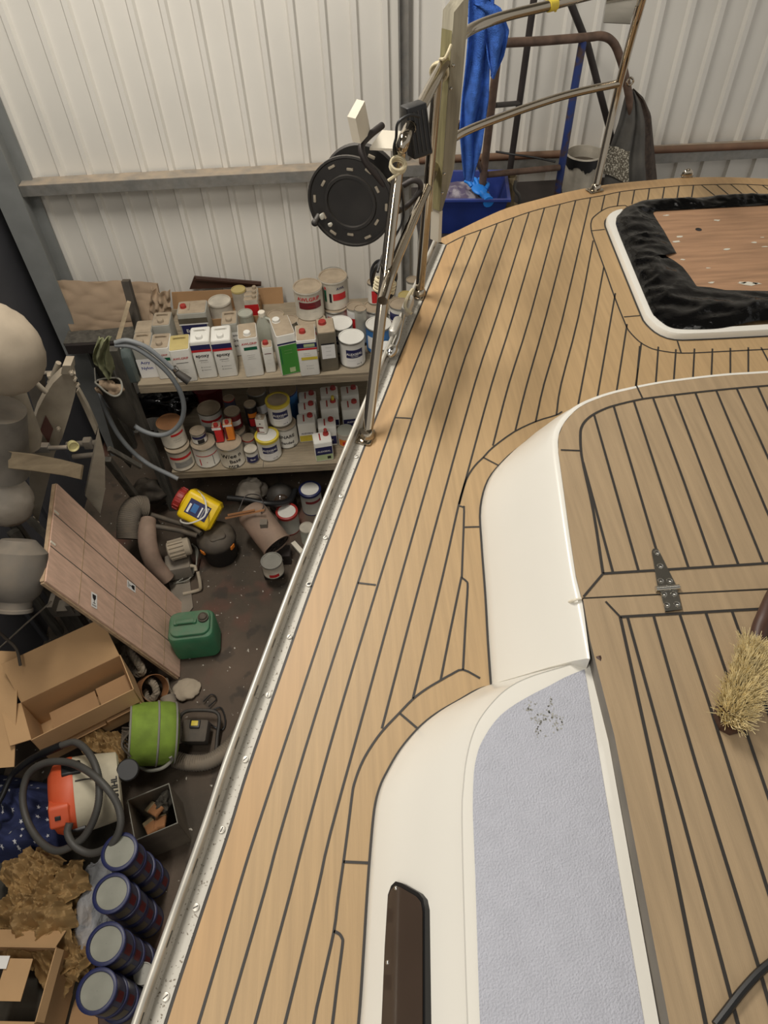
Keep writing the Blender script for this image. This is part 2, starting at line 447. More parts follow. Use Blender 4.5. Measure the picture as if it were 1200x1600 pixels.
# ------------------------------------------------------------------ the shed
YW = 4.65; XL = -2.27
b = MB(); b.box((1.0, 1.2, -0.05), (7.4, 7.4, 0.1)); struct('floor', b, M_floor)
b = MB()
rp, x0 = 0.1716, W(103.75, 280, YW).x
prof = []
k = -6
while x0 + k * rp < 4.4:
    x = x0 + k * rp
    prof += [(x - .036, 0), (x - .024, .024), (x + .004, .024), (x + .016, 0)]
    k += 1
g = []
bm = b.bm
for z in (0.0, 1.2, 2.12, 2.9, 6.9):
    g.append([b.v((x, YW - d, z)) for x, d in prof])
for r0, r1 in zip(g, g[1:]):
    for i in range(len(prof) - 1): b.f([r0[i], r0[i + 1], r1[i + 1], r1[i]])
bk = [[b.v((x, YW + .06, z)) for x in (prof[0][0], prof[-1][0])] for z in (0, 6.9)]
b.f([bk[0][1], bk[0][0], bk[1][0], bk[1][1]])
struct('wall_back', b, M_wall, ang=20)
b = MB()
b.box((XL - .04, 1.9, 3.45), (.06, 5.6, 6.9))
for yy in (3.92, 3.3, 2.6): b.box((XL + .002, yy, 3.4), (.03, .02, 6.8))
struct('wall_left', b, M_dark)
b = MB()                                                 # steel column in the corner: an H section
q = 0.0
cx, cy = W(18, 300, 4.42).x, 4.45
b.box((cx, 4.36, 3.4), (.15, .016, 6.8)); b.box((cx, 4.60, 3.4), (.15, .016, 6.8)); b.box((cx, 4.48, 3.4), (.014, .23, 6.8))
struct('trim_1', b, M_column)
b = MB()                                                 # sheeting rail
zt = W(300, 273, 4.55).z
for xa, xb in ((-2.1, 4.35),):
    L = xb - xa; xm = (xa + xb) / 2
    b.box((xm, 4.575, zt - .004), (L, .11, .008)); b.box((xm, 4.522, zt - .035), (L, .008, .066)); b.box((xm, 4.53, zt - .066), (L, .022, .006))
struct('trim_2', b, M_galv)
b = MB(); b.tube([W(655, 250, 4.53).lerp(W(655, 250, 4.53), 0) * 1, W(1200, 227, 4.53), W(1600, 210, 4.53)], .022, 12)
struct('trim_3', b, M_rustpipe)
b = MB(); xb = W(631, 100, 4.6).x
b.box((xb, 4.60, 3.4), (.055, .03, 6.8)); b.box((xb - .026, 4.585, 3.4), (.006, .07, 6.8)); struct('trim_4', b, M_galv)
b = MB(); b.box((1.0, 1.2, 6.95), (7.4, 7.4, .08)); struct('ceiling', b, M_ceil)

b = MB(); b.prism([W(57, 418, 4.0) + V(.0, 0, 0), W(62, 430, 4.0), W(60, 444, 4.0), W(55, 445, 4.0), W(56, 434, 4.0), W(53, 424, 4.0)], (.004, .004, 0))
for v_ in b.bm.verts: v_.co.x += (XL + .02 - W(57, 430, 4.0).x)
tag_tape = solo(b, 'tape_scrap', M_rope, 'torn scrap of pale tape stuck on the dark left wall panel', 'tape', (XL + .02, 4.0, W(57, 430, 4.0).z))

# ------------------------------------------------------------------ the yacht
ZD = 2.8
yacht = thing('sailing_yacht', 'large white sailing yacht with new teak style deck and steel guard rails', 'boat', (0.9, 0.9, 0))
def deck(lst, z=ZD): return [U(x, y, z) for x, y in lst]

edge_px = [(146, 2000), (230, 1700), (258, 1600), (307, 1450), (357, 1300), (388, 1200), (440, 1050), (493, 900), (550, 748), (608, 600), (620, 568), (655, 484), (697, 383)]
bow_px = [(683, 375), (720, 358), (753, 342), (793, 325), (840, 312), (887, 300), (953, 288), (1020, 281.5), (1061, 278), (1130, 277), (1200, 279.5), (1290, 285), (1400, 298), (1520, 318)]
edge = smooth_path(deck(edge_px), 4)
e0 = edge[0]; dirn = (edge[0] - edge[3]).normalized()
edge = [e0 + dirn * 1.2] + edge                         # the deck runs on behind the photographer
bow = smooth_path(deck(bow_px), 4)
stbd_far = bow[-1]
out = edge + bow + [V(3.3, 1.9, ZD), V(3.4, -1.6, ZD), V(edge[0].x + .2, -1.6, ZD)]
b = MB()
b.poly(out, 0)
b.prism([p - V(0, 0, .03) for p in out], (0, 0, -.02), 2)
b.loft([bow, [p - V(0, 0, .035) for p in bow]], 0)
# margin board at the bow, a touch redder than the field
bow_in_px = [(697, 383), (722, 370), (751.7, 359), (776.7, 349.3), (802.7, 340), (826.7, 331.7), (850.7, 325), (875, 319.3), (899, 313.3), (922.7, 309), (945, 305), (968, 300), (1000, 296), (1033, 293), (1064, 290.5), (1100, 289), (1150, 288), (1200, 290), (1290, 296), (1400, 309), (1520, 330)]
bow_in = smooth_path(deck(bow_in_px), 3)
n_ = 60
b.loft([[p + V(0, 0, .0006) for p in resample(bow, n_)], [p + V(0, 0, .0006) for p in resample(bow_in, n_)]], 1)
s1_px = [(436, 697)]
R7 = lambda l: pxl(l, 620, 260, 3); R6 = lambda l: pxl(l, 480, 600, 3); R5 = lambda l: pxl(l, 350, 900, 3); R4 = lambda l: pxl(l, 200, 1200, 3)
HQ = lambda l: pxl(l, 880, 280, 3.75)
def cat(*ls):
    o = []
    for l in ls: o += l
    return o
seams = [
    cat(R7([(320, 330), (160, 740)]), R6([(410, 160), (265, 580), (155, 900)]), R5([(340, 620), (150, 1200)]), R4([(520, 560), (330, 1200)]), [(278, 1700), (182, 2000)]),
    cat(R7([(395, 297), (235, 700)]), R6([(545, 0), (370, 530), (248, 900)]), R5([(445, 600), (265, 1200)]), R4([(640, 580), (460, 1200)]), [(325, 1700), (241, 2000)]),
    cat(R7([(470, 268), (290, 760)]), R6([(625, 0), (480, 465), (344, 900)]), R5([(550, 610), (385, 1200)]), R4([(760, 590), (595, 1200)]), [(372, 1700), (294, 2000)]),
    cat(R7([(548, 240), (390, 700)]), R6([(700, 0), (440, 900)]), R5([(665, 600), (500, 1200)]), R4([(885, 590), (735, 1200)]), [(419, 1700), (341, 2000)]),
    cat(R7([(620, 215), (470, 700)]), R6([(785, 0), (537, 900)]), R5([(740, 715)])),
    cat(R7([(692, 195), (545, 700)]), R6([(865, 0), (745, 440), (710, 565), (635, 900)]), R5([(885, 575)])),
    cat(R7([(765, 178), (625, 700)]), R6([(945, 0), (870, 290)])),
    cat(R7([(838, 160), (700, 700)]), R6([(1030, 0), (975, 220)])),
    cat(R7([(908, 147), (775, 720)]), R6([(1110, 0), (1070, 180)])),
    cat(R7([(920, 348), (850, 710)]), R6([(1190, 0), (1168, 145)])),
    R7([(970, 474), (915, 770), (850, 1115)]), R7([(1024, 595), (940, 1080)]), R7([(1079, 740), (1028, 1065)]), R7([(1146, 826), (1117, 1050)]),
    [(999.5, 541), (993, 612)], [(1028.5, 542), (1024, 606)], [(1056, 546), (1052, 602)], [(1085, 545), (1082, 600)], [(1113, 545), (1111, 597)], [(1141, 544), (1141, 595)], [(1169, 543), (1169, 593)], [(1189, 543), (1214, 591)], [(1220, 541), (1247, 590)], [(1250, 539), (1279, 588)], [(1280, 537), (1311, 586)], [(1310, 535), (1343, 584)], [(1340, 533), (1375, 582)], [(1370, 531), (1407, 580)], [(1400, 529), (1439, 578)], [(1430, 527), (1471, 576)],
    R7([(975, 135), (958, 210)]), R7([(1045, 120), (1033, 188)]), HQ([(418, 62), (402, 147)]), HQ([(505, 55), (492, 135)]), HQ([(593, 45), (578, 130)]), HQ([(678, 40), (665, 125)]), HQ([(763, 38), (750, 120)]),
    HQ([(810, 35), (905, 110)]), HQ([(895, 30), (985, 105)]), HQ([(980, 30), (1065, 100)]), HQ([(1075, 32), (1150, 95)]), HQ([(1165, 35), (1240, 90)]), HQ([(1255, 42), (1330, 92)]),
    # margin boards along the cabin and around the fore hatch
    cat(R5([(1200, 480), (1120, 440), (1065, 462), (1015, 490), (945, 532), (885, 578), (820, 645), (740, 730), (680, 815), (640, 890), (610, 975)]), R4([(1050, 130), (1035, 250), (1010, 440), (985, 610), (965, 765), (915, 990), (870, 1200)]), [(478, 1700), (442, 2000)]),
    R5([(1120, 440), (1133, 200), (1142, 50), (1135, 25), (1113, 8)]),
    R6([(724, 910), (735, 600), (728, 578), (710, 572)]),
    R5([(1113, 4), (1060, 260), (1015, 490)]),
    R6([(712, 565), (745, 450), (785, 385), (825, 345), (870, 298), (970, 225), (1075, 175), (1165, 147), (1195, 130)]),
    R6([(825, 345), (905, 387)]), R6([(735, 672), (812, 670)]), R5([(825, 645), (910, 718)]), R4([(1010, 440), (1138, 446)]), R4([(965, 765), (990, 778), (1004, 800), (1005, 830), (980, 1020), (958, 1200)]) + [(500, 1750), (470, 2000)],
    R6([(412, 158), (487, 162)]), R6([(237, 933), (322, 943)]),
    HQ([(365, 154), (315, 158), (250, 172), (190, 212), (165, 245), (165, 305), (200, 410), (240, 520), (300, 690), (360, 840), (385, 890), (440, 948), (490, 980), (550, 1002), (690, 1020), (900, 1012), (1200, 997), (1500, 980)]),
    HQ([(165, 303), (243, 295)]), HQ([(355, 808), (450, 800)]), HQ([(668, 948), (690, 1018)]), HQ([(360, 154), (385, 166)]),
]
for s_ in seams:
    pts = deck(s_)
    if len(pts) > 3: pts = smooth_path(pts, 3)
    b.ribbon(pts, .0046, .0010, 2)
b.ribbon(bow_in, .0042, .0011, 2)
b.ribbon(smooth_path(deck(edge_px), 4), .006, .0010, 2)
deck_o = b.build('teak_deck', [M_teak, M_teakmargin, M_caulk], yacht, True)
# first plank at the edge is a redder board
b = MB()
ins = smooth_path(deck(seams[0]), 3); ed = [p for p in reversed(smooth_path(deck(edge_px), 4))]
m_ = 40
b.loft([[p + V(0, 0, .0005) for p in resample(ed, m_)], [p + V(0, 0, .0005) for p in resample(ins, m_)]])
b.build('edge_plank', M_teakmargin, yacht, True)['label'] = 'redder outermost teak plank along the toe rail'

# hull
b = MB()
hullline = edge + bow
def shrink(z, k):
    o = []
    c = V(1.35, .6, 0)
    for p in hullline:
        d = (p - c); d.z = 0
        o.append(c + d * (1 - k) + V(0, 0, z))
    return o
n_h = [p + (p - V(1.35, p.y, ZD)).normalized() * .034 - V(0, 0, .01) for p in edge] + [p - V(0, 0, .036) for p in bow]
b.loft([n_h, [p - V(0, 0, .06) for p in n_h], shrink(2.3, .07), shrink(1.6, .2), shrink(1.0, .42), shrink(.75, .8)])
b.box((1.4, .3, .38), (.5, 2.4, .76))
b.build('hull', M_hull, yacht, True)

# toe rail: flange, upstand with slots, bead on top
b = MB()
path = [edge[0]] + smooth_path(deck(edge_px), 6)
pl = [0]
for a_, c_ in zip(path, path[1:]): pl.append(pl[-1] + (c_ - a_).length)
path = resample(path, int(pl[-1] / .012))
def outn(i):
    t = path[min(i + 1, len(path) - 1)] - path[max(0, i - 1)]; t.normalize()
    return V(-t.y, t.x, 0)
np_ = len(path); fl = .031
P_ = lambda i, o, z: path[i] + outn(i) * o + V(0, 0, z)
b.loft([[P_(i, .002, -.012) for i in range(np_)], [P_(i, .002, .002) for i in range(np_)], [P_(i, fl * .85, .003) for i in range(np_)], [P_(i, fl, .010) for i in range(np_)]], 0)
b.loft([[P_(i, fl, .010) for i in range(np_)], [P_(i, fl, .016) for i in range(np_)]], 1)
b.loft([[P_(i, fl + .005, -.02) for i in range(np_)], [P_(i, fl + .005, .016) for i in range(np_)]], 1)
for i in range(np_ - 1):
    if i % 9 not in (3, 4):
        q4 = [P_(i, fl, .016), P_(i + 1, fl, .016), P_(i + 1, fl, .03), P_(i, fl, .03)]
        b.poly(q4, 1); b.poly([p + outn(i) * .005 for p in reversed(q4)], 1)
        if i % 9 == 5: b.poly([q4[0], q4[3], q4[3] + outn(i) * .005, q4[0] + outn(i) * .005], 1)
        if i % 9 == 2: b.poly([q4[1], q4[2], q4[2] + outn(i) * .005, q4[1] + outn(i) * .005], 1)
b.tube([P_(i, fl + .0025, .034) for i in range(np_)], .0062, 10, 1)
rail = b.build('toe_rail', [M_aluspeck, M_alu], yacht, True)
for px_, py_ in R5([(398, 40), (307, 285), (207, 558), (100, 860)]) + R4([(440, 290), (318, 653), (177, 1073)]) + R6([(230, 340), (158, 525), (85, 720), (8, 938)]):
    p = U(px_, py_, ZD + .003); b = MB()
    b.lathe([(.0062, 0), (.006, .0016), (.004, .0022)], p, None, 14)
    b.box(p + V(0, 0, .0023), (.009, .0014, .0008), R(20 + px_ % 60), 1)
    b.build('screw', [M_alu, M_caulk], rail, True)

# guard rails
ZT, ZM = ZD + .63, ZD + .345
tr = .0145
def steel(name, pts, r=tr, n=8, mat_=M_chrome, par=yacht):
    b = MB(); b.tube(smooth_path(pts, n), r, 14); return b.build(name, mat_, par, True)
baseA, base2, base3 = U(573, 684, ZD), U(655, 462, ZD), U(930, 298, ZD)
top2 = U(684, 117, ZT)
steel('guard_rail_post', [baseA, baseA.lerp(U(622, 262, ZT - .09), .5), U(622, 262, ZT - .09), U(629, 226, ZT - .012), U(640, 200, ZT)])
steel('guard_rail_post', [base2, base2.lerp(top2, .5), top2])
steel('guard_rail_post', [base3, U(968, 130, ZM), U(1003, 0, ZT), U(1006, -16, ZT + .02)], n=3)
steel('guard_rail', [U(640, 200, ZT), U(662, 158, ZT), top2, U(706, 80, ZT), U(729, 50, ZT), U(780, 28, ZT), U(860, 8, ZT), U(940, -12, ZT), U(1010, -24, ZT), U(1120, -36, ZT)], .0155)
steel('guard_rail', [U(598, 470, ZM - .02), U(617, 411, ZM), U(668, 291, ZM), U(690, 240, ZM), U(713, 213, ZM), U(780, 184, ZM), U(880, 150, ZM), U(968, 130, ZM)], .0135)
b = MB(); p = U(979, 128, ZM); b.tube(smooth_path([p + V(.0, 0, .0), p + V(.014, .004, .012), p + V(.026, .004, 0), p + V(.014, .004, -.014)], 5, True), .004, 8, closed=True); b.build('rail_eye', M_chrome, yacht, True)
for p, a in ((baseA, 15), (base2, 15), (base3, 70)):
    b = MB(); b.box(p + V(-.004, 0, .004), (.045, .062, .007), R(-a), 0, .008); b.lathe([(.021, .004), (.019, .022), (.0155, .026)], p, None, 16)
    for s in (-1, 1): b.lathe([(.006, .007), (.005, .011)], p + Matrix.Rotation(R(-a), 3, 'Z') @ V(-.008, s * .024, 0), None, 8)
    b.build('post_foot', M_chrome, yacht, True)
b = MB(); c0 = U(980, 5, ZT - .02); e = [U(943, 36, ZT - .02), U(985, 38, ZT - .02), U(1000, -12, ZT - .02), U(950, -12, ZT - .02)]
b.prism(e, (0, .004, .002)); b.build('steel_plate', M_chrome2, yacht, True)
b = MB(); t0, t1 = U(856, 9, ZT), U(868, 6, ZT); b.tube([t0, t1], .0185, 14); b.tube([t1 + V(0, 0, -.01), t1 + V(.002, -.006, -.02)], .004, 6); b.build('yellow_tape', M_labelyellow, yacht, True)
# cleat on the margin, blocks on the rail
b = MB(); p = U(1073, 276, ZD); b.ell(p + V(0, 0, .006), (.024, .012, .026), None, 0, 14, 8); b.box(p + V(0, 0, .003), (.05, .024, .006), 0, 0, .006); b.build('deck_fitting', M_chrome, yacht, True)

# fore hatch: white frame set in the deck
fo = HQ([(335, 203), (290, 215), (255, 238), (248, 265), (258, 300), (350, 530), (460, 800), (485, 845), (525, 885), (570, 915), (640, 938), (760, 940), (1200, 918), (1500, 900)])
fi = HQ([(360, 195), (335, 200), (318, 214), (310, 235), (322, 290), (405, 500), (505, 745), (520, 780), (550, 818), (595, 848), (660, 868), (760, 876), (1200, 850), (1500, 835)])
top_o = HQ([(1500, 62), (1200, 84), (800, 106), (480, 128)])
fo_l = smooth_path(deck(fo), 3); fi_l = smooth_path(deck(fi, ZD + .022), 3)
n_ = 60
A_ = resample(fo_l, n_); B_ = resample(fi_l, n_)
b = MB(); b.loft([[p - V(0, 0, .01) for p in A_], [p + V(0, 0, .014) for p in A_], [a.lerp(c, .12) + V(0, 0, .006) for a, c in zip([p + V(0, 0, .014) for p in A_], B_)], B_, [p - V(0, 0, .022) for p in B_]])
ff = U(880 + 1500 / 3.75, 280 + 84 / 3.75, ZD)
ro = smooth_path(deck(HQ([(1500, 900), (1590, 880), (1625, 820), (1570, 300), (1545, 100), (1500, 62)])), 4); ri = smooth_path(deck(HQ([(1500, 835), (1560, 820), (1585, 780), (1535, 300), (1515, 120), (1490, 80)]), ZD + .022), 4)
b.loft([[p - V(0, 0, .01) for p in ro], [p + V(0, 0, .014) for p in ro], ri, [p - V(0, 0, .022) for p in ri]])
b.build('fore_hatch_frame', M_gel, yacht, True)
b = MB(); b.ribbon([p + V(0, 0, 0) for p in A_], .012, .0014); b.build('hatch_sealant', M_caulk, yacht, True)

# cabin coaming, coachroof
ZC = ZD + .2; ZR = ZD + .165
lip_px = [(1500, 561), (1350, 569), (1200, 579.5), (1130, 584), (1060, 592), (1020, 598), (980, 606), (950, 613.5), (925, 622), (905, 631), (889, 643), (874, 660), (866, 680), (866, 705), (874, 760), (884, 830), (895, 900), (905, 945), (921, 1029)]
lip = deck(lip_px, ZC)
base_px = {10: (846, 676), 11: (815, 698), 12: (790, 719), 13: (764, 751), 14: (752, 795), 15: (754, 850), 16: (760, 930), 17: (764, 1000), 18: (769, 1073)}
base1 = []
for i, p in enumerate(lip):
    if i in base_px: base1.append(U(*base_px[i], ZD))
    else:
        t = (lip[min(i + 1, len(lip) - 1)] - lip[max(0, i - 1)]).normalized(); nn = V(t.y, -t.x, 0)
        if nn.dot(p - V(1.1, 1.0, ZC)) < 0: nn = -nn
        base1.append(V(p.x, p.y, ZD) + nn * .07)
N1 = 70
lipS, baseS = smooth_path(lip, 4), smooth_path(base1, 4)
inn_px = [(1500, 563.5), (1350, 572), (1200, 582.5), (1130, 587), (1060, 595), (1020, 601), (980, 609.5), (952, 616.5), (928, 625), (909, 634), (894, 646), (880, 663), (872.5, 682), (872.5, 706), (880, 760), (889.5, 830), (900, 900), (909.5, 938), (922, 1029)]
innS = smooth_path(deck(inn_px, ZC), 4)
b = MB()
def mixv(A, B, k, dz=0): return [a.lerp(c, k) + V(0, 0, dz) for a, c in zip(A, B)]
side_rows = [[p - V(0, 0, .02) for p in baseS], [p + V(0, 0, .006) for p in baseS], mixv(baseS, lipS, .08, .012), mixv(baseS, lipS, .3, .012), mixv(baseS, lipS, .6, .013), mixv(baseS, lipS, .85, .009), mixv(baseS, lipS, .96, .004), lipS, innS]
b.loft(side_rows)
b.poly([r_[-1] for r_ in side_rows[1:]] + [V(innS[-1].x, innS[-1].y, ZD)])
base2_px = [(769, 1073), (745, 1081), (717, 1097), (683, 1117), (655, 1140), (627, 1173), (607, 1207), (595, 1233), (587, 1267), (581, 1330), (576, 1400), (570, 1500), (563, 1600), (547, 1750), (520, 2000)]
ridge_px = [(921, 1031), (872, 1045), (832, 1057), (802, 1071), (778, 1090), (752, 1122), (738, 1153), (729, 1192), (725, 1230), (723, 1264), (724, 1337), (727, 1450), (732, 1600), (740, 1750), (754, 2000)]
B2 = smooth_path(deck(base2_px), 4); G2 = smooth_path(deck(ridge_px, ZR), 4)
b.loft([[p - V(0, 0, .02) for p in B2], [p + V(0, 0, .006) for p in B2], mixv(B2, G2, .06, .012), mixv(B2, G2, .3, .010), mixv(B2, G2, .6, .010), mixv(B2, G2, .85, .008), mixv(B2, G2, .95, .004), mixv(B2, G2, .985, .004), G2])
right2 = resample([U(928, 1031, ZR), U(1030, 1600, ZR), U(1108, 2000, ZR)], len(G2))
b.loft([G2, mixv(G2, right2, .02, 0), right2, [p - V(0, 0, .2) for p in right2]])
cabin = b.build('cabin_trunk', M_gel, yacht, True, ang=55)
b = MB(); allbase = baseS[32:] + B2[2:]
b.ribbon([p for p in allbase], .010, .0016); b.build('cabin_sealant', M_caulk, yacht, True)
ns_px = pxl([(995, 122), (915, 155), (850, 190), (800, 215), (750, 242), (700, 272), (650, 310), (610, 355), (580, 402), (558, 445), (545, 490), (536, 540), (532, 600), (530, 700), (535, 850), (541, 1000), (550, 1300), (560, 1600)], 540, 1000, 2.667) + [(757, 1750), (768, 2000)]
nsl = smooth_path(deck(ns_px, ZR + .0012), 3); nsr = resample([U(913.5, 1046, ZR + .0012), U(960, 1322, ZR + .0012), U(1007, 1600, ZR + .0012), U(1072, 2000, ZR + .0012)], len(nsl))
b = MB(); b.loft([nsl, mixv(nsl, nsr, .5), nsr]); ns = b.build('nonskid_panel', M_nonskid, yacht, True)
b = MB()
for i in range(150):
    a, r_ = random.random() * 6.3, random.random() ** .7
    x, y = 850 + 28 * r_ * math.cos(a) + 8 * math.sin(3 * a), 1118 + 34 * r_ * math.sin(a)
    if random.random() < .45 and x > 845 and y < 1100: continue
    p = U(x, y, ZR + .0016); k = random.uniform(.0007, .002)
    b.poly([p + V(k * math.cos(t) * random.uniform(.6, 1.2), k * math.sin(t) * random.uniform(.6, 1.3), 0) for t in (0, 1.1, 2.2, 3.3, 4.4, 5.4)])
b.build('worn_patch', M_nonskidworn, ns, True)['label'] = 'rubbed dirty patch near the top of the panel'
# cabin window on the side
s0, s1, s2 = U(578, 1370, ZD), U(563, 1600, ZD), U(726, 1420, ZR)
nn = (s1 - s0).cross(s2 - s0).normalized()
if nn.x > 0: nn = -nn
w_px = [(606, 1398), (611, 1384), (618, 1377), (628, 1380), (654, 1395), (661, 1404), (664, 1420), (664.5, 1600), (665, 1760), (588, 1760), (596, 1600), (601, 1480)]
wp = [onplane(x, y, s0 + nn * .016, nn) for x, y in w_px]
cw = sum(wp, Vector()) / len(wp)
b = MB(); b.prism([p for p in wp], nn * -.012); win = b.build('cabin_window', M_blackclean, yacht, True)
b = MB(); b.prism([cw + (p - cw) * .93 + nn * .0015 for p in wp], nn * .001); b.build('window_pane', M_glass, win, True)
for x, y in ((619, 1388), (606, 1504)):
    p = onplane(x, y, s0 + nn * .018, nn); b = MB(); b.ell(p, (.0035, .0035, .0035)); b.build('screw', M_chrome2, win, True)

# hinged lids in weathered teak
def lid(name, outline, fields, border_in, butts, z, th, inner):
    b = MB(); o = deck(outline, z)
    b.prism([p - V(0, 0, th) for p in o], (0, 0, th - .0), 1, 0)
    for s_ in fields:
        pts = deck(s_, z); b.ribbon(smooth_path(pts, 3) if len(pts) > 3 else pts, .0052, .001, 2)
    for s_ in border_in: b.ribbon(smooth_path(deck(s_, z), 3) if len(s_) > 3 else deck(s_, z), .0056, .0011, 2)
    for s_ in butts: b.ribbon(deck(s_, z), .0042, .0012, 2)
    return b.build(name, [M_teakold, M_shade, M_caulk], yacht, True)
C5 = lambda l: pxl(l, 840, 560, 3.3333); C7 = lambda l: pxl(l, 960, 900, 2.2875)
t1_out = [(x, y) for x, y in inn_px[:-1]] + [(910, 933.5), (1200, 919), (1500, 904)]
bi = C5([(2200, 85), (1700, 110), (1200, 143), (900, 170), (600, 205), (500, 222), (395, 248), (340, 268), (290, 293), (250, 325), (228, 360), (222, 400), (225, 480), (240, 570), (290, 800), (340, 1122)])
lid1 = lid('locker_lid', t1_out, [C5([(293, 292), (395, 650), (525, 1108)]), C5([(395, 248), (500, 600), (648, 1103)]), C5([(500, 222), (640, 650), (785, 1092)]), C5([(600, 205), (760, 640), (915, 1083)]), C5([(710, 190), (880, 640), (1045, 1077)]), C5([(820, 178), (1000, 635), (1175, 1068)]), C5([(928, 165), (1190, 790), (1310, 1060)]), C5([(1035, 155), (1200, 520), (1440, 1052)]), C5([(1145, 147), (1200, 270), (1560, 1046)]), C5([(1260, 138), (1680, 1040)]), C5([(1370, 131), (1800, 1033)]), C5([(1480, 124), (1920, 1026)]), C5([(1590, 117), (2040, 1019)]), C5([(1700, 110), (2160, 1012)]), C5([(236, 540), (320, 850), (392, 1117)])],
           [bi, C5([(340, 1122), (1200, 1068), (2200, 1010)])], [C5([(515, 145), (547, 212)]), C5([(120, 478), (226, 482)]), C5([(340, 1122), (238, 1243)])], ZC + .003, .05, None)
t2_out = [(911, 936), (1200, 922), (1500, 907), (1700, 1500), (1800, 2150), (1160, 2150), (1046, 1600), (960, 1149), (922, 1000)]
lid2 = lid('locker_lid', t2_out, [C7([(45, 143), (240, 850), (440, 1600), (520, 1900)]), C7([(138, 138), (290, 670), (515, 1400), (620, 1780)]), C7([(232, 134), (345, 480), (549, 1130), (740, 1750)]), C7([(325, 129), (400, 350), (549, 790), (850, 1700)]), C7([(418, 122), (549, 490), (950, 1620)]), C7([(512, 117), (640, 440), (1050, 1500)]), C7([(605, 112), (1100, 1350)]), C7([(700, 108), (1150, 1200)]), C7([(795, 104), (1200, 1050)]), C7([(890, 99), (1240, 890)])],
           [C7([(20, 147), (150, 740), (235, 1150), (325, 1600), (420, 2050)]), C7([(20, 147), (300, 131), (549, 117), (1100, 88)])], [C7([(20, 147), (-32, 92)])], ZC + .003, .075, None)
# hinge
hz = ZC + .005
hp = lambda x, y: U(840 + x / 3.3333, 560 + y / 3.3333, hz)
b = MB()
b.prism([hp(592, 1010), hp(598, 998), hp(620, 994), hp(630, 1008), hp(718, 1185), hp(622, 1192)], (0, 0, .0035))
b.prism([hp(635, 1215), hp(725, 1208), hp(750, 1312), hp(662, 1322)], (0, 0, .0035))
b.tube([hp(612, 1208) + V(0, 0, .004), hp(733, 1198) + V(0, 0, .004)], .0055, 10)
hg = b.build('strap_hinge', M_chrome2, yacht, True)
for x, y in ((618, 1017), (636, 1087), (638, 1164), (684, 1164), (655, 1234), (706, 1232), (670, 1290), (722, 1286)):
    b = MB(); p = hp(x, y) + V(0, 0, .0036); b.lathe([(.0058, 0), (.0052, .0015), (.003, .0022)], p, None, 14); b.box(p + V(0, 0, .0023), (.007, .0012, .0006), R(x), 1); b.build('screw', [M_chrome2, M_caulk], hg, True)
b = MB(); b.tube(smooth_path([U(934, 1026, ZC), U(940, 1045, ZC - .005), U(958, 1130, ZC - .02)], 5), .006, 8); b.build('lid_seal', M_brushwood, yacht, True)
# ------------------------------------------------------------------ things lashed to the guard rail
def wpath(lst, Y): return [W(x, y, Y) for x, y in lst]
K2 = lambda l: pxl(l, 460, 0, 3.75)
K3 = lambda l: pxl(l, 680, 0, 2.3077)
YP = 2.2
plank = thing('timber_plank', 'weathered upright timber plank tied to the guard rail at the bow corner', 'plank', W(690, 330, YP))
wide = K2([(935, 72), (1000, -10), (1022, -10), (1008, 200), (985, 480), (960, 740), (935, 985), (915, 1065), (865, 1235), (852, 1240)])
b = MB(); b.prism([W(x, y, YP) for x, y in wide], (-.026, .028, 0)); b.build('board', M_timber, plank, True)
nar = [W(x, y, YP) + V(-.0006, -.0008, 0) for x, y in K2([(925, 180), (852, 1238)])]
b = MB(); e_ = V(-.025, .027, 0); b.poly([nar[0] + V(0, 0, .0), nar[1], nar[1] + e_, nar[0] + e_])
b.build('algae_edge', M_greenwood, plank, True)['label'] = 'narrow edge stained green with algae'
foot = [W(x, y, YP) for x, y in K2([(852, 1240), (865, 1235), (858, 1400), (845, 1400)])]
b = MB(); b.prism([W(x, y, YP + .004) for x, y in K2([(850, 1238), (868, 1234), (860, 1420), (842, 1420)])], (-.024, .026, 0)); b.build('painted_end', M_bracket, plank, True)
for x, y in ((930, 383), (916, 518), (877, 1017), (866, 1130)):
    p = W(*K2([(x, y)])[0], YP); b = MB(); b.lathe([(.0045, 0), (.004, .003), (.002, .0045)], p + V(0, -.0005, 0), axis_q((.2, -1, 0)), 10); b.build('bolt', M_chrome2, plank, True)

RD = W(548, 316, 1.92)
reel_q = axis_q((-.30, -1, .10)) @ Matrix.Rotation(R(30), 3, 'Z')
reel = thing('cable_reel', 'black plastic extension cable reel hanging from the guard rail', 'cable reel', RD, rot=reel_q)
rr = scale_at(RD) * 69
b = MB()
def flange(z0, z1):
    b.lathe([(.03, z0), (rr * .58, z0), (rr * .60, z0 + .004), (rr * .95, z0 + .004), (rr, z0), (rr, z1), (rr * .9, z1 - .001), (.03, z1 - .001)], seg=48)
b.lathe([(.001, .004), (rr * .52, .004), (rr * .54, .010), (rr * .60, .010), (rr * .62, .004), (rr * .93, .003), (rr * .955, .008), (rr, .007), (rr, -.003), (rr * .9, -.004), (.001, -.004)], seg=56)
b.build('front_flange', M_black, reel)
for k in range(12):
    for r_, l in ((.84, .020), (.72, .018)):
        if (k + (r_ < .8)) % 2: continue
        a = k * PI / 6 + .2; b = MB(); b.rbox((rr * r_ * math.cos(a), rr * r_ * math.sin(a), .005), (.007, l, .005), Matrix.Rotation(a, 3, 'Z'), .002); b.build('slot', M_dustymetal, reel)
b = MB(); b.lathe([(rr * .42, -.115), (rr * .42, -.004)], seg=32); b.tube([V(rr * .45 * math.cos(t), rr * .45 * math.sin(t), -.01 - .1 * t / 50) for t in [i * .35 for i in range(142)]], .0045, 6); b.build('wound_cable', M_blackclean, reel)
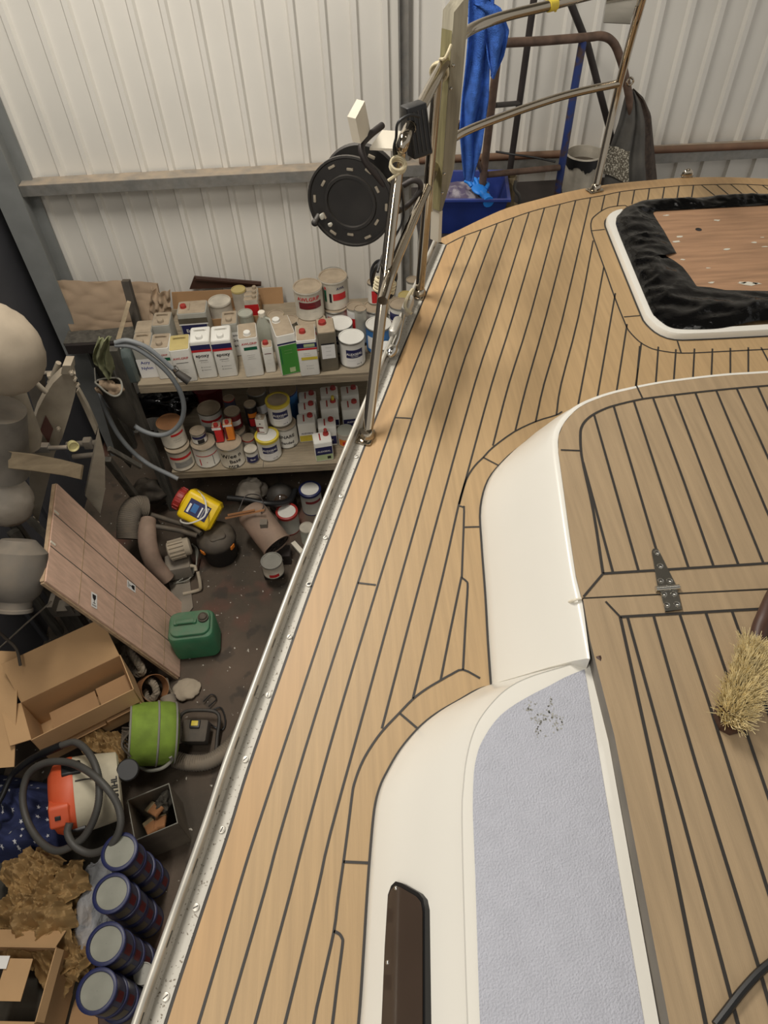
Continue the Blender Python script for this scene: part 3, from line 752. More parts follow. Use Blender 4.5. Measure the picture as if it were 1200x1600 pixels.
b = MB(); b.lathe([(.001, -.112), (rr * .93, -.112), (rr * .97, -.117), (rr * .97, -.122), (.001, -.124)], seg=48); b.build('rear_flange', M_black, reel)
for k in range(6):
    a = k * PI / 3 + .4; b = MB(); b.rbox((rr * .75 * math.cos(a), rr * .75 * math.sin(a), -.111), (.009, .02, .004), Matrix.Rotation(a, 3, 'Z'), .002); b.build('slot', M_dustymetal, reel)
b = MB(); h0 = W(492, 348, 1.90); b.tube([h0 + V(.012, .02, .01), h0], .008, 10); b.ell(h0, (.010, .010, .010)); b.build('crank_knob', M_black, reel, True)
b = MB(); b.tube(smooth_path([W(597, 196, 2.03), W(577, 212, 1.97), W(565, 228, 1.92), W(571, 252, 1.90), W(592, 278, 1.90), W(610, 303, 1.91), W(622, 330, 1.95)], 6), .009, 12)
b.tube(smooth_path([W(622, 330, 1.95), W(636, 322, 2.0), W(655, 300, 2.03), W(656, 286, 2.03), W(645, 282, 2.03), W(630, 290, 2.03)], 6), .008, 12)
b.build('carrying_frame', M_darksteel, reel, True)
for (x, y), r_ in (((503, 338), 6), ((516, 351), 4)):
    b = MB(); p = W(x, y, 1.895); b.ell(p, (.007, .003, .009 * r_ / 6), None, 0, 10, 6, lambda d: 1 + .3 * nz(d, 2)); b.build('paint_blob', M_paintdrip, reel, True)

brk = thing('steel_bracket', 'cream painted angle bracket above the cable reel', 'bracket', W(585, 220, 1.95))
b = MB(); b.prism([W(*K2([q_])[0], Y) for q_, Y in (((358, 695), 1.87), ((412, 592), 1.99), ((447, 775), 1.99), ((388, 842), 1.87))], (-.020, -.002, .006)); b.build('upright_plate', M_bracket, brk, True)
b = MB(); b.prism([W(*K2([(440, 866)])[0], 1.93), W(*K2([(612, 872)])[0], 1.93), W(*K2([(630, 768)])[0], 1.97), W(*K2([(515, 762)])[0], 1.97)], (0, .0, -.006)); b.build('flat_plate', M_bracket, brk, True)

pb = thing('transformer_box', 'black plug in transformer box strapped to the guard rail corner', 'power supply', W(650, 205, 1.78))
c_ = W(651, 203, 1.80); s_ = scale_at(c_)
b = MB(); b.rbox(c_, (s_ * 34, s_ * 30, s_ * 74), euler(R(-8), R(-6), R(20)), .006); b.build('case', M_blackclean, pb, True)
b = MB()
for k in range(5): b.rbox(c_ + euler(R(-8), R(-6), R(20)) @ V(s_ * (-14 + 7 * k), -s_ * 15.5, 0), (s_ * 2, s_ * 2, s_ * 60), euler(R(-8), R(-6), R(20)), .001)
b.build('ridge', M_black, pb, True)
b = MB(); b.tube(smooth_path([W(656, 182, 1.76), W(640, 180, 1.75), W(622, 192, 1.74), W(619, 215, 1.74), W(616, 240, 1.75), W(628, 300, 1.86), W(630, 340, 1.9), W(618, 368, 1.85), W(600, 395, 1.7), W(590, 425, 1.62)], 6), .0035, 8); b.build('lead', M_blackclean, pb, True)
# cords
def cord(name, pts, r, m, label, cat_, n=6, group=None, seg=8):
    b = MB(); pp = smooth_path(pts, n); b.tube(pp, r, seg); return solo(b, name, m, label, cat_, pts[0], group)
def lash(c0, axis, rad, turns, r, m, label):
    q = axis_q(axis); pts = [c0 + q @ V(rad * math.cos(t), rad * math.sin(t), (t / (2 * PI) - turns / 2) * r * 2.1) for t in [i * .4 for i in range(int(turns * 2 * PI / .4) + 1)]]
    pts += [pts[-1] + V(-.02, -.01, -.02), pts[-1] + V(-.045, -.01, -.035)]
    b = MB(); b.tube(pts, r, 6); return solo(b, 'rope_lashing', m, label, 'rope', c0)
lash(U(622, 258, ZT - .07), U(629, 226, ZT) - U(620, 275, ZT - .1), .0185, 3, .0035, M_rope, 'pale cord knotted near the top of the first guard rail post')
lash(U(601, 446, ZM - .05), U(608, 420, ZM) - U(598, 470, ZM - .08), .026, 4, .004, M_rope, 'pale cord wound where the lower rail meets the first post')
b = MB(); cc = W(687, 112, YP - .02)
q = axis_q(U(706, 80, ZT) - top2)
b.tube([cc + q @ V((.021 + .004 * math.sin(t * .37)) * math.cos(t), .021 * math.sin(t), .005 * t / 6.28 - .012) for t in [i * .35 for i in range(72)]], .0036, 8)
b.tube(smooth_path([cc + V(0, .0, .03), W(696, 90, 2.14), W(705, 70, 2.16)], 4), .004, 8)
solo(b, 'rope_lashing', M_rope, 'thick pale rope looped round the rail beside the upright plank', 'rope', cc)
cord('rope_line', [W(681, 130, 2.10), W(679, 200, 2.10), W(676, 270, 2.10), W(674, 330, 2.11)], .004, M_rope, 'thin pale line running down behind the plank along the second post', 'rope')
lc = U(600, 437, ZM - .07)
b = MB(); b.tube(smooth_path([lc + V(.03 * math.cos(t), .01 * math.sin(t * 2), .055 * math.sin(t)) for t in [i * PI / 6 for i in range(12)]], 3, True), .005, 8, closed=True)
b.tube(smooth_path([lc + V(.034 * math.cos(t), .012 - .01 * math.sin(t * 2), .048 * math.sin(t)) for t in [i * PI / 6 for i in range(12)]], 3, True), .004, 8, closed=True)
solo(b, 'cable_coil', M_blackclean, 'small loop of black cable round the first guard rail post', 'cable', lc)
# rope blocks lying on the rail
bl = thing('rope_block', 'alloy rope block with pale rope lying on the toe rail between the posts', 'pulley', U(612, 505, ZD + .03))
for x, y, a in ((637, 478, -20), (618, 512, -20)):
    p = U(x, y, ZD + .045); b = MB()
    b.rbox(p, (.026, .075, .034), euler(R(6), 0, R(a)), .012)
    b.build('cheek', M_alu, bl, True)
b = MB(); b.ell(U(612, 548, ZD + .03), (.016, .03, .016), Matrix.Rotation(R(-20), 3, 'Z')); b.tube([U(628, 493, ZD + .045), U(620, 530, ZD + .04), U(611, 552, ZD + .03)], .010, 10); b.build('shackle', M_chrome2, bl, True)
b = MB(); b.tube(smooth_path([U(640, 470, ZD + .06), U(645, 452, ZD + .05), U(636, 466, ZD + .07), U(633, 480, ZD + .068), U(643, 490, ZD + .06)], 5), .005, 8); b.build('rope', M_rope, bl, True)

# ------------------------------------------------------------------ things on the yacht
brush = thing('scrubbing_brush', 'scrubbing brush with pale bristles upturned on the lower teak lid', 'brush', U(1150, 1085, ZC))
zb = ZC + .004
a0, a1 = U(1133, 1142, zb), U(1182, 1010, zb); d_ = (a1 - a0); L_ = d_.length; d_.normalize(); nrm = V(-d_.y, d_.x, 0)
b = MB()
rows = []
for i in range(13):
    t = i / 12; w_ = .026 * math.sqrt(max(0.02, 1 - (2 * max(0, .12 - t) / .26) ** 2)) * (1 if t < .9 else 1 - (t - .9) * 4.6)
    c = a0 + d_ * (L_ * t * 1.02 - .004)
    rows.append([c + nrm * w_ * k + V(0, 0, z) for k, z in ((-1, .006), (-.8, 0), (.8, 0), (1, .006), (.85, .015), (-.85, .015))])
g_ = b.loft(rows, closed=True); b.f(list(reversed(g_[0]))); b.f(g_[-1]); b.build('back', M_brushwood, brush, True)
b = MB(); hpt = smooth_path([a1 - d_ * .012 + V(0, 0, .009), U(1187, 985, zb + .014), U(1196, 964, zb + .02), U(1210, 930, zb + .02), U(1222, 905, zb + .014)], 6)
b.tube(hpt, [.011 + .004 * math.sin(PI * i / (len(hpt) - 1)) for i in range(len(hpt))], 12); b.build('handle', M_brushwood, brush, True)
b = MB(); random.seed(3)
for i in range(1500):
    t = random.random(); k = random.uniform(-1, 1)
    w_ = .021 * (1 if t > .1 else math.sqrt(max(.05, 1 - ((.1 - t) / .1) ** 2)))
    p = a0 + d_ * (L_ * (.03 + t * .9)) + nrm * w_ * k + V(0, 0, .014)
    sp = k * .55 + random.gauss(0, .16); al = (t - .5) * .35 + random.gauss(0, .2)
    if t < .12: al -= .5
    if random.random() < .03: sp *= 2; al *= 2
    hh = random.uniform(.026, .036)
    dv = (V(0, 0, 1) + nrm * sp + d_ * al).normalized()
    m_ = p + dv * hh * .5 + nrm * random.gauss(0, .0008); e = p + dv * hh + nrm * random.gauss(0, .003) + d_ * random.gauss(0, .003)
    b.tube([p, m_, e], [.0009, .0008, .0004], 3, cap=False)
b.build('bristles', M_bristle, brush, True, fix=False)
cord('black_cable', [U(1118, 1602, ZC + .009), U(1135, 1580, ZC + .009), U(1160, 1548, ZC + .009), U(1190, 1516, ZC + .009), U(1225, 1492, ZC + .009), U(1280, 1470, ZC + .009)] , .0055, M_blackclean, 'black cable lying across the lower teak lid', 'cable')
b = MB(); pts = smooth_path([U(908, 935, ZC + .004), U(896, 938, ZC + .001), U(884, 944, ZC - .03), U(873, 956, ZC - .055)], 5); b.tube(pts, .0026, 8); solo(b, 'cord_end', M_bracket, 'short white cord end hanging out of the gap between the two teak lids', 'cord', pts[0])

hz_ = ZD + .012
b = MB()
b.prism([U(*p, ZD + .022) for p in HQ([(520, 176), (1200, 142), (1520, 128), (1520, 660), (1200, 668), (900, 662), (640, 660), (480, 420)])], (0, 0, -.016))
for x, y, r_, k in ((790, 293, .006, 0),):
    pass
hp_ = solo(b, 'plywood_sheet', M_hatchply, 'paint spotted plywood board laid over the open fore hatch', 'plywood', U(1130, 370, ZD))
random.seed(5)
b = MB()
for x, y, k in ((605, 212, 9), (680, 335, 12), (660, 365, 14), (900, 240, 12), (1085, 612, 22), (1050, 605, 12), (1135, 610, 12), (1180, 395, 8), (960, 410, 11), (1120, 370, 9), (870, 605, 9), (1165, 340, 7), (700, 470, 8), (850, 520, 6)):
    p = U(880 + x / 3.75, 280 + y / 3.75, ZD + .0226); k *= .0009
    b.poly([p + V(k * 1.5 * math.cos(t) * random.uniform(.5, 1.2), k * .6 * math.sin(t) * random.uniform(.5, 1.2), 0) for t in [i * .7 for i in range(9)]])
o_ = b.build('paint_spots', M_paintdrip, None); o_.parent = hp_; o_.matrix_parent_inverse = Matrix.Translation(-hp_.location)
ROOT[o_.name] = ROOT[hp_.name]
b = MB(); p = U(880 + 793 / 3.75, 280 + 295 / 3.75, ZD + .0222); b.lathe([(.011, 0), (.011, .0008), (.007, .0009), (.006, .0004)], p, None, 18)
o_ = b.build('finger_hole', M_labelblack, None); o_.parent = hp_; o_.matrix_parent_inverse = Matrix.Translation(-hp_.location)
po = HQ([(1520, 75), (1200, 86), (900, 100), (640, 118), (500, 124), (440, 133), (370, 160), (335, 195), (312, 235), (318, 290), (405, 505), (515, 765), (545, 800), (590, 842), (650, 868), (760, 874), (900, 870), (1010, 852), (1115, 828), (1200, 822), (1520, 812)])
pi_ = HQ([(1520, 136), (1200, 150), (900, 166), (700, 176), (540, 185), (528, 190), (527, 200), (560, 255), (590, 300), (640, 390), (664, 432), (610, 432), (600, 447), (650, 475), (700, 512), (745, 570), (782, 626), (860, 632), (950, 648), (1200, 654), (1520, 650)])
n_ = 240
A_ = resample(smooth_path(deck(po, ZD + .026), 3), n_); B_ = resample(deck(pi_, ZD + .026), n_)
rows = []
for j in range(19):
    t = j / 18; row = []
    for i in range(n_):
        p = A_[i].lerp(B_[i], t)
        hb = .010 * math.sin(PI * min(1, t * 1.15)) + .006
        hb += .009 * (1 - abs(2 * noise.noise(V(p.x * 9 + 3, p.y * 17, .3)))) * math.sin(PI * t) ** .5
        hb += .006 * (.4 - abs(noise.noise(V(p.x * 26, p.y * 22, 2)))) * math.sin(PI * t) + .002 * noise.noise(V(p.x * 60, p.y * 60, 5)) * math.sin(PI * t)
        row.append(V(p.x, p.y, ZD + .0235 + max(0, hb - .006 if j in (0,) else hb - .004)))
    rows.append(row)
b = MB(); b.loft(rows)
qo = deck(HQ([(1520, 812), (1556, 790), (1525, 300), (1520, 75)]), ZD + .024); qi = deck(HQ([(1490, 652), (1492, 640), (1488, 300), (1486, 136)]), ZD + .024)
qo, qi = resample(qo, 30), resample(qi, 30)
b.loft([[a_.lerp(c_, t) + V(0, 0, .012 * math.sin(PI * t) * (.7 + .5 * noise.noise(a_ * 14))) for a_, c_ in zip(qo, qi)] for t in (0, .2, .4, .6, .8, 1)])
b.solid(.0012)
solo(b, 'black_polythene', M_sheet, 'black polythene sheet taped around the plywood over the fore hatch', 'plastic sheet', U(1000, 400, ZD), ang=45)

# ------------------------------------------------------------------ platform ladder behind the bow
YL = 4.05; zpl = 2.08
lad = thing('platform_ladder', 'rusty blue steel platform ladder standing between the bow and the wall', 'ladder', (1.0, 4.1, 0))
def ltube(name, pts, r, m, n=1, ext=None):
    P = [W(x, y, Y) for x, y, Y in pts]
    if ext: P.append(V(P[-1].x, P[-1].y, ext))
    b = MB(); b.tube(smooth_path(P, n) if n > 1 else P, r, 10); return b.build(name, m, lad, True)
K = lambda x, y: (680 + x / 2.3077, y / 2.3077)
ltube('post', [(*K(232, 140), 3.9), (*K(155, 790), 3.9)], .021, M_rust, ext=0)
ltube('handrail', [(*K(238, 155), 3.9), (*K(380, 148), 4.0), (*K(545, 135), 4.08), (*K(600, 130), 4.1), (*K(637, 148), 4.12), (*K(662, 195), 4.14), (*K(690, 300), 4.16), (*K(735, 560), 4.2)], .021, M_rust, 5)
ltube('post', [(*K(357, -10), 4.4), (*K(270, 610), 4.4)], .019, M_darksteel, ext=0)
ltube('post', [(*K(533, 145), 4.08), (*K(502, 320), 4.08), (*K(440, 700), 4.08)], .021, M_bluepaint, ext=0)
ltube('brace', [(*K(480, -10), 4.3), (*K(550, 165), 4.3), (*K(622, 440), 4.3), (*K(660, 600), 4.3)], .019, M_darksteel)
ltube('rung', [(*K(188, 630), 3.93), (*K(447, 604), 4.05)], .017, M_rust)
ltube('rung', [(*K(215, 380), 3.95), (*K(302, 372), 4.4)], .014, M_darksteel)
ltube('brace', [(*K(80, 440), 3.8), (*K(168, 615), 3.9)], .014, M_rust)
ltube('handrail', [(*K(120, 40), 3.75), (*K(180, 95), 3.82), (*K(232, 145), 3.9)], .018, M_timber)
b = MB(); b.box((.98, 4.02, zpl - .022), (1.3, .8, .04)); b.build('platform', M_darksteel, lad, True)
b = MB(); b.tube([V(1.55, 3.7, zpl), V(1.55, 3.7, 0)], .02, 8); b.build('post', M_darksteel, lad, True)
# towel
tw = thing('blue_towel', 'blue towel hanging over the end of the ladder handrail', 'towel', W(750, 130, 3.75))
def curtain(Lp, Rp, Y, folds, amp, nu=36, nv=48, seed=0, ph=0):
    L = resample([W(x, y, Y) for x, y in Lp], nv); Rr = resample([W(x, y, Y) for x, y in Rp], nv)
    def fn(u, v_):
        j = min(nv - 1, int(round(v_ * (nv - 1)))); p = L[j].lerp(Rr[j], u)
        w = (Rr[j] - L[j]).length
        return p + V(0, 1, 0) * (amp * math.sin(u * folds * 2 * PI + ph + 2 * noise.noise(V(seed, v_ * 2, u))) * min(1, w / .1) + .02 * noise.noise(V(u * 3, v_ * 5, seed)))
    return fn, nu, nv
b = MB()
b.grid(*curtain([(732, -8), (730, 60), (724, 130), (717, 200), (721, 250), (725, 281)], [(772, -8), (771, 40), (766, 100), (763, 150), (756, 200), (748, 245), (739, 284)], 3.72, 1.6, .022, seed=1))
b.grid(*curtain([(740, 8), (755, 20), (758, 60), (762, 95), (768, 118)], [(764, 2), (784, 14), (797, 50), (788, 88), (772, 124)], 3.70, 1.2, .018, seed=5, ph=1, nv=30))
b.solid(.006); b.build('towelling', M_towel, tw, True, ang=80)
# tub with gloves
tub = thing('plastic_tub', 'open blue plastic tub of rags and gloves on the ladder platform', 'tub', (.62, 3.93, zpl), R(-6))
b = MB(); w_, d__, h_ = .2, .17, .21
def rect(w, d, z): return [V(-w, -d, z), V(w, -d, z), V(w, d, z), V(-w, d, z)]
g_ = b.loft([rect(.15, .12, 0), rect(w_, d__, h_), rect(w_ + .014, d__ + .014, h_), rect(w_ + .014, d__ + .014, h_ + .012), rect(w_ - .004, d__ - .004, h_ + .012), rect(.145, .115, .01)], closed=True)
b.f(list(reversed(g_[0]))); b.f(g_[-1]); b.build('bin', M_bluetub, tub)
def crumple(c, rad, seed, m, name, par, k=.5, nu=26, nv=16, q=None, f=1.6):
    b = MB(); b.ell(c, rad, q, 0, nu, nv, lambda d: 1 + k * noise.noise(d * f + V(seed, seed * 2.1, 0)) + k * .5 * noise.noise(d * f * 2.6 + V(0, seed, 3)) - k * .5 * abs(noise.noise(d * f * 1.7 + V(5, seed, 1))))
    return b.build(name, m, par, par is not None and True, ang=70) if name else b
def glove(loc, rz, m, label, s=1.0, tilt=0.0):
    g = thing('rubber_glove', label, 'glove', loc, rot=euler(tilt, 0, rz))
    b = MB(); b.ell((0, 0, .012), (.042 * s, .052 * s, .012), None, 0, 16, 10, lambda d: 1 + .12 * nz(d, 3))
    b.tube(smooth_path([V(0, -.03, .011) * s, V(.004, -.075, .012) * s, V(-.004, -.12, .016) * s], 4), [.02 * s] * 4 + [.026 * s] * 3 + [.03 * s] * 2, 12)
    for k, (x, l, a) in enumerate(((-.03, .055, .25), (-.011, .07, .08), (.010, .066, -.06), (.03, .05, -.22))):
        p0 = V(x, .035, .012) * s; p1 = p0 + V(-math.sin(a) * l * .5, math.cos(a) * l * .5, .008) * s; p2 = p0 + V(-math.sin(a) * l, math.cos(a) * l, -.002) * s
        b.tube(smooth_path([p0, p1, p2], 3), [.0105 * s] * 5 + [.008 * s] * 2, 8)
    b.tube(smooth_path([V(.035, -.01, .01) * s, V(.06, .015, .014) * s, V(.068, .04, .008) * s], 3), [.012 * s] * 5 + [.009 * s] * 2, 8)
    b.build('glove_body', m, g, ang=80)
    return g
glove((.66, 3.86, zpl + .215), R(20), M_blueglove, 'bright blue glove on top of the rags in the tub', 1.0, R(12))
b = crumple(V(.60, 3.96, zpl + .15), (.13, .11, .055), 2.2, None, None, None); solo(b, 'rag', mat('mauve_rag', (88, 78, 100), .9, var=.4, scale=14, col2=(150, 144, 150), thr=(.45, .6)), 'mauve grey crumpled rag in the blue tub', 'rag', (.60, 3.96, zpl + .15), ang=70)
tn = thing('steel_canister', 'dull metal canister standing beside the blue tub', 'canister', (U(793, 318, 2.12).x, U(793, 318, 2.12).y, zpl))
b = MB(); b.lathe([(.075, 0), (.078, .005), (.078, .018), (.04, .03), (.036, .05), (.036, .12), (.038, .122), (.038, .19), (.034, .2), (.03, .2), (.03, .14)], seg=24); b.build('can_body', M_brass, tn)
b = MB(); b.tube([V(0, -.02, .16), V(.0, -.045, .16)], .012, 8); b.build('outlet', M_brass, tn)
cord('teal_rope', [W(806, 282, 4.0), W(804, 295, 3.99), W(811, 305, 3.98), W(812, 318, 3.98), W(806, 330, 3.98)], .009, M_tarp, 'short length of dark rope hanging beside the canister', 'rope')
cord('hanging_wire', [W(775, 237, 4.2), W(800, 241, 4.15), W(835, 246, 4.1), W(868, 253, 4.05)], .006, M_blackclean, 'thin black wire strung across the ladder below the handrail', 'wire')
# bucket
bp_ = U(914, 238, zpl + .235); bk = thing('paint_bucket', 'dirty white bucket with black drips on the ladder platform', 'bucket', (bp_.x, bp_.y, zpl))
rb = scale_at(bp_) * 28.5
b = MB(); b.lathe([(rb * .86, 0), (rb * .9, .004), (rb * .97, .19), (rb * 1.03, .195), (rb * 1.03, .225), (rb, .235), (rb * .96, .235), (rb * .93, .02)], seg=30, cap1=True); b.build('pail', M_tindirty, bk)
b = MB(); ff_ = []
for k in range(31):
    a = PI + PI * k / 30; ff_.append(a)
b.loft([[V(math.cos(a) * rb * 1.036, math.sin(a) * rb * 1.036, .228) for a in ff_], [V(math.cos(a) * rb * 1.035, math.sin(a) * rb * 1.035, .19 - .03 * abs(noise.noise(V(a * 4, 1, 0))) - .02 * math.sin(a * 3) ** 2) for a in ff_]])
b.build('drip_band', M_blackclean, bk)
b = MB(); b.lathe([(rb * .93, .17), (.001, .172)], seg=24, cap0=False); b.build('contents', M_dustyblack, bk)
# tarpaulin
tp = thing('tarpaulin', 'dark tarpaulin draped over the right end of the platform ladder', 'tarpaulin', W(985, 250, 4.15))
Lp = [W(x, y, 4.2) for x, y in ((980, 138), (966, 190), (950, 235), (938, 320))]; Rp = [W(x, y, 4.25) for x, y in ((990, 138), (1006, 153), (1018, 180), (1021, 215), (1024, 245), (1032, 325))]
def tarpfn(a, c, amp):
    L, Q = resample(Lp, 30), resample(Rp, 30)
    def fn(u, v_):
        t = a + (c - a) * u; j = int(round(v_ * 29)); p = L[j].lerp(Q[j], t)
        return p - V(0, 1, 0) * (.16 * math.sin(PI * t) * (.25 + v_) + .022 * noise.noise(V(t * 6, v_ * 1.5, 1)) + .012 * math.sin(t * 22 + v_ * 3))
    return fn
b = MB(); b.grid(tarpfn(0, .66, 1), 30, 30); b.solid(.004); b.build('plastic_side', M_tarp, tp, True, ang=80)
b = MB(); b.grid(tarpfn(.655, 1, 1), 18, 30); b.solid(.004); b.build('brown_side', M_tarpbrown, tp, True, ang=80)
b = MB(); b.grid(lambda u, v_: tarpfn(0, 1, 1)(u * .34 - .02 + .0, .45 + v_ * .25) - V(0.02 * (1 - u), .012, 0), 12, 8); b.solid(.003); b.build('netting', mat('speckled_net', (90, 84, 72), .9, scale=120, col2=(190, 184, 168), thr=(.5, .6)), tp, True, ang=80)
# ------------------------------------------------------------------ storage rack
Z1, Z2 = 1.23, 0.48
rack = thing('storage_rack', 'two tier wooden storage rack loaded with paint tins along the back wall', 'shelving', (-.75, 4.1, 0))
yf = U(400, 592, Z1).y; xl = U(214, 606, Z1).x
yb = YW - .09
def plankshelf(name, x0, x1, y0, y1, z, th):
    b = MB(); n = 3; w = (y1 - y0) / n
    for i in range(n): b.box(((x0 + x1) / 2, y0 + w * (i + .5), z - th / 2), (x1 - x0, w - .004, th), 0)
    b.box(((x0 + x1) / 2, y0 + .012, z - th - .022), (x1 - x0, .024, .044), 0)
    return b.build(name, M_board, rack, True)
sh1 = plankshelf('upper_shelf', xl, .62, yf, yb, Z1, .022)
yf2 = U(400, 731, Z2).y
sh2 = plankshelf('lower_shelf', U(268, 740, Z2).x, .62, yf2, yb, Z2, .022)
b = MB(); b.box((U(405, 726, Z2).x + .03, yf2 + .3, Z2 + .0006), (.004, .6, .001), 0)
b.build('board_joint', M_oldwood, rack, True)
pfx, pfy = xl - .078, yf + .03
for x, y, z in ((pfx, pfy, 1.5), (.55, yf + .05, 1.22), (pfx - .45, 4.45, 1.2), (.55, 4.5, 1.22)):
    b = MB(); b.box((x, y, z / 2), (.062, .055, z)); b.build('leg', M_oldwood, rack, True)
b = MB(); b.box((pfx - .25, 4.20, 1.19), (.52, .05, .07)); b.build('end_rail', M_darksteel, rack, True)
b = MB(); b.box((pfx - .25, 4.38, Z1 - .011), (.55, .36, .022)); b.build('side_shelf', M_oldwood, rack, True)

# ------------------------------------------------------------------ tins and bottles
CAMXY = V(0, 0, 0)
def facing(p): return math.atan2(-p.y, -p.x)
def cyl_frame(r, a0, z0):       # flat x runs round the tin (left to right as seen), flat y runs up
    return lambda x, y: V(math.cos(a0 + x / r) * r, math.sin(a0 + x / r) * r, z0 + y)
def curved_patch(b, r, a0, a1, z0, z1, m, n=10):
    b.loft([[V(math.cos(a0 + (a1 - a0) * i / n) * r, math.sin(a0 + (a1 - a0) * i / n) * r, z) for i in range(n + 1)] for z in (z0, z1)], m)
INK = [M_labelwhite, M_labelnavy, M_labelred, M_labelblack, M_labelmaroon, M_labelgreen, M_labelyellow, M_labelblue, M_labelorange, M_labelgrey, M_labelpale, M_labeldkgreen, M_inkpen, M_tindark]
IW, IN, IR, IK, IM, IG, IY, IB, IO, IGR, IP, IDG, IPEN, ITD = range(14)
SHELF = []
def round_tin(label, lidpx, zt, r, h, body=M_tinwhite, lid=M_steel, rim=M_steel, bands=(), texts=(), turn=0.0, group=None, name='paint_tin', wire=False, tilt=None, tilted=0.0, collar=None, loc=None):
    top = U(lidpx[0], lidpx[1], zt) if loc is None else Vector(loc) + V(0, 0, h)
    p = V(top.x, top.y, zt - h) if loc is None else Vector(loc)
    a = facing(p) + turn
    p.z += .0015
    t = thing(name, label, 'tin', p, 0, group) if tilt is None else thing(name, label, 'tin', p, 0, group, rot=tilt)
    SHELF.append([t, r * 1.03, r * 1.03, True, p.z, p.z + h])
    b = MB(); b.lathe([(r * .97, 0), (r, .003), (r, .008), (r * .985, .010), (r * .985, h - .02), (r * .985, h - .012), (r * 1.02, h - .010), (r * 1.02, h - .002), (r, h)], seg=32, ms=[1, 1, 1, 0, 0, 1, 1, 1], cap1=False)
    b.build('can_body', [body, rim], t)
    b = MB(); b.lathe([(r * .99, h - .001), (r * .99, h + .002), (r * .9, h + .002), (r * .88, h - .003), (r * .3, h - .003), (.001, h - .003)], seg=32, cap0=False, cap1=False); b.build('lid', lid, t)
    if collar:
        b = MB(); b.lathe([(r * 1.0, h - .022), (r * 1.045, h - .020), (r * 1.05, h + .002), (r * 1.0, h + .005), (r * .86, h + .005), (r * .84, h - .001)], seg=32, cap0=False, cap1=False); b.build('rim_band', collar, t)
    if bands or texts:
        b = MB(); rr_ = r * .985 + .0006
        for i, (z0, z1, w0, w1, m) in enumerate(bands): curved_patch(b, rr_ + .0003 * i, a + w0 / r, a + w1 / r, z0 * h, z1 * h, m)
        for st, sz, x, z, m in texts: b.text(st, sz, cyl_frame(rr_ + .0003 * len(bands) + .0006, a, 0), m, .02, x, z * h)
        b.build('printed_label', INK, t, fix=False)
    if wire:
        b = MB(); b.tube([V(math.cos(a + PI / 2 + k * PI / 14) * r * 1.06, math.sin(a + PI / 2 + k * PI / 14) * r * 1.06, h - .03 + .0 * k + (.035 if wire == 'up' else -.06) * math.sin(k * PI / 14)) for k in range(15)], .002, 6); b.build('wire_handle', M_steel, t)
    return t
full = (-.09, .09)
def alex(label, lidpx, zt, r=.0835, h=.19, group=None, collar=None, pale=None, lid=M_white, scrawl=None, loc=None, turn=0.0):
    bands = [(.42, .74, -.055, .06, IN)]
    texts = [('ALEXSEAL', .024, .0, .53, IW)]
    bands += [(.08, .40, -.055, .06, pale if pale is not None else IW)]
    texts += [('Yacht Coatings', .008, 0, .47, IW), ('ooo  |||', .012, .03, .14, IK), ('—— ———', .010, -.02, .30, IGR)]
    if scrawl: texts.append(scrawl)
    return round_tin(label, lidpx, zt, r, h, M_tinwhite, lid, M_steel, bands, texts, turn, group, collar=collar, loc=loc)
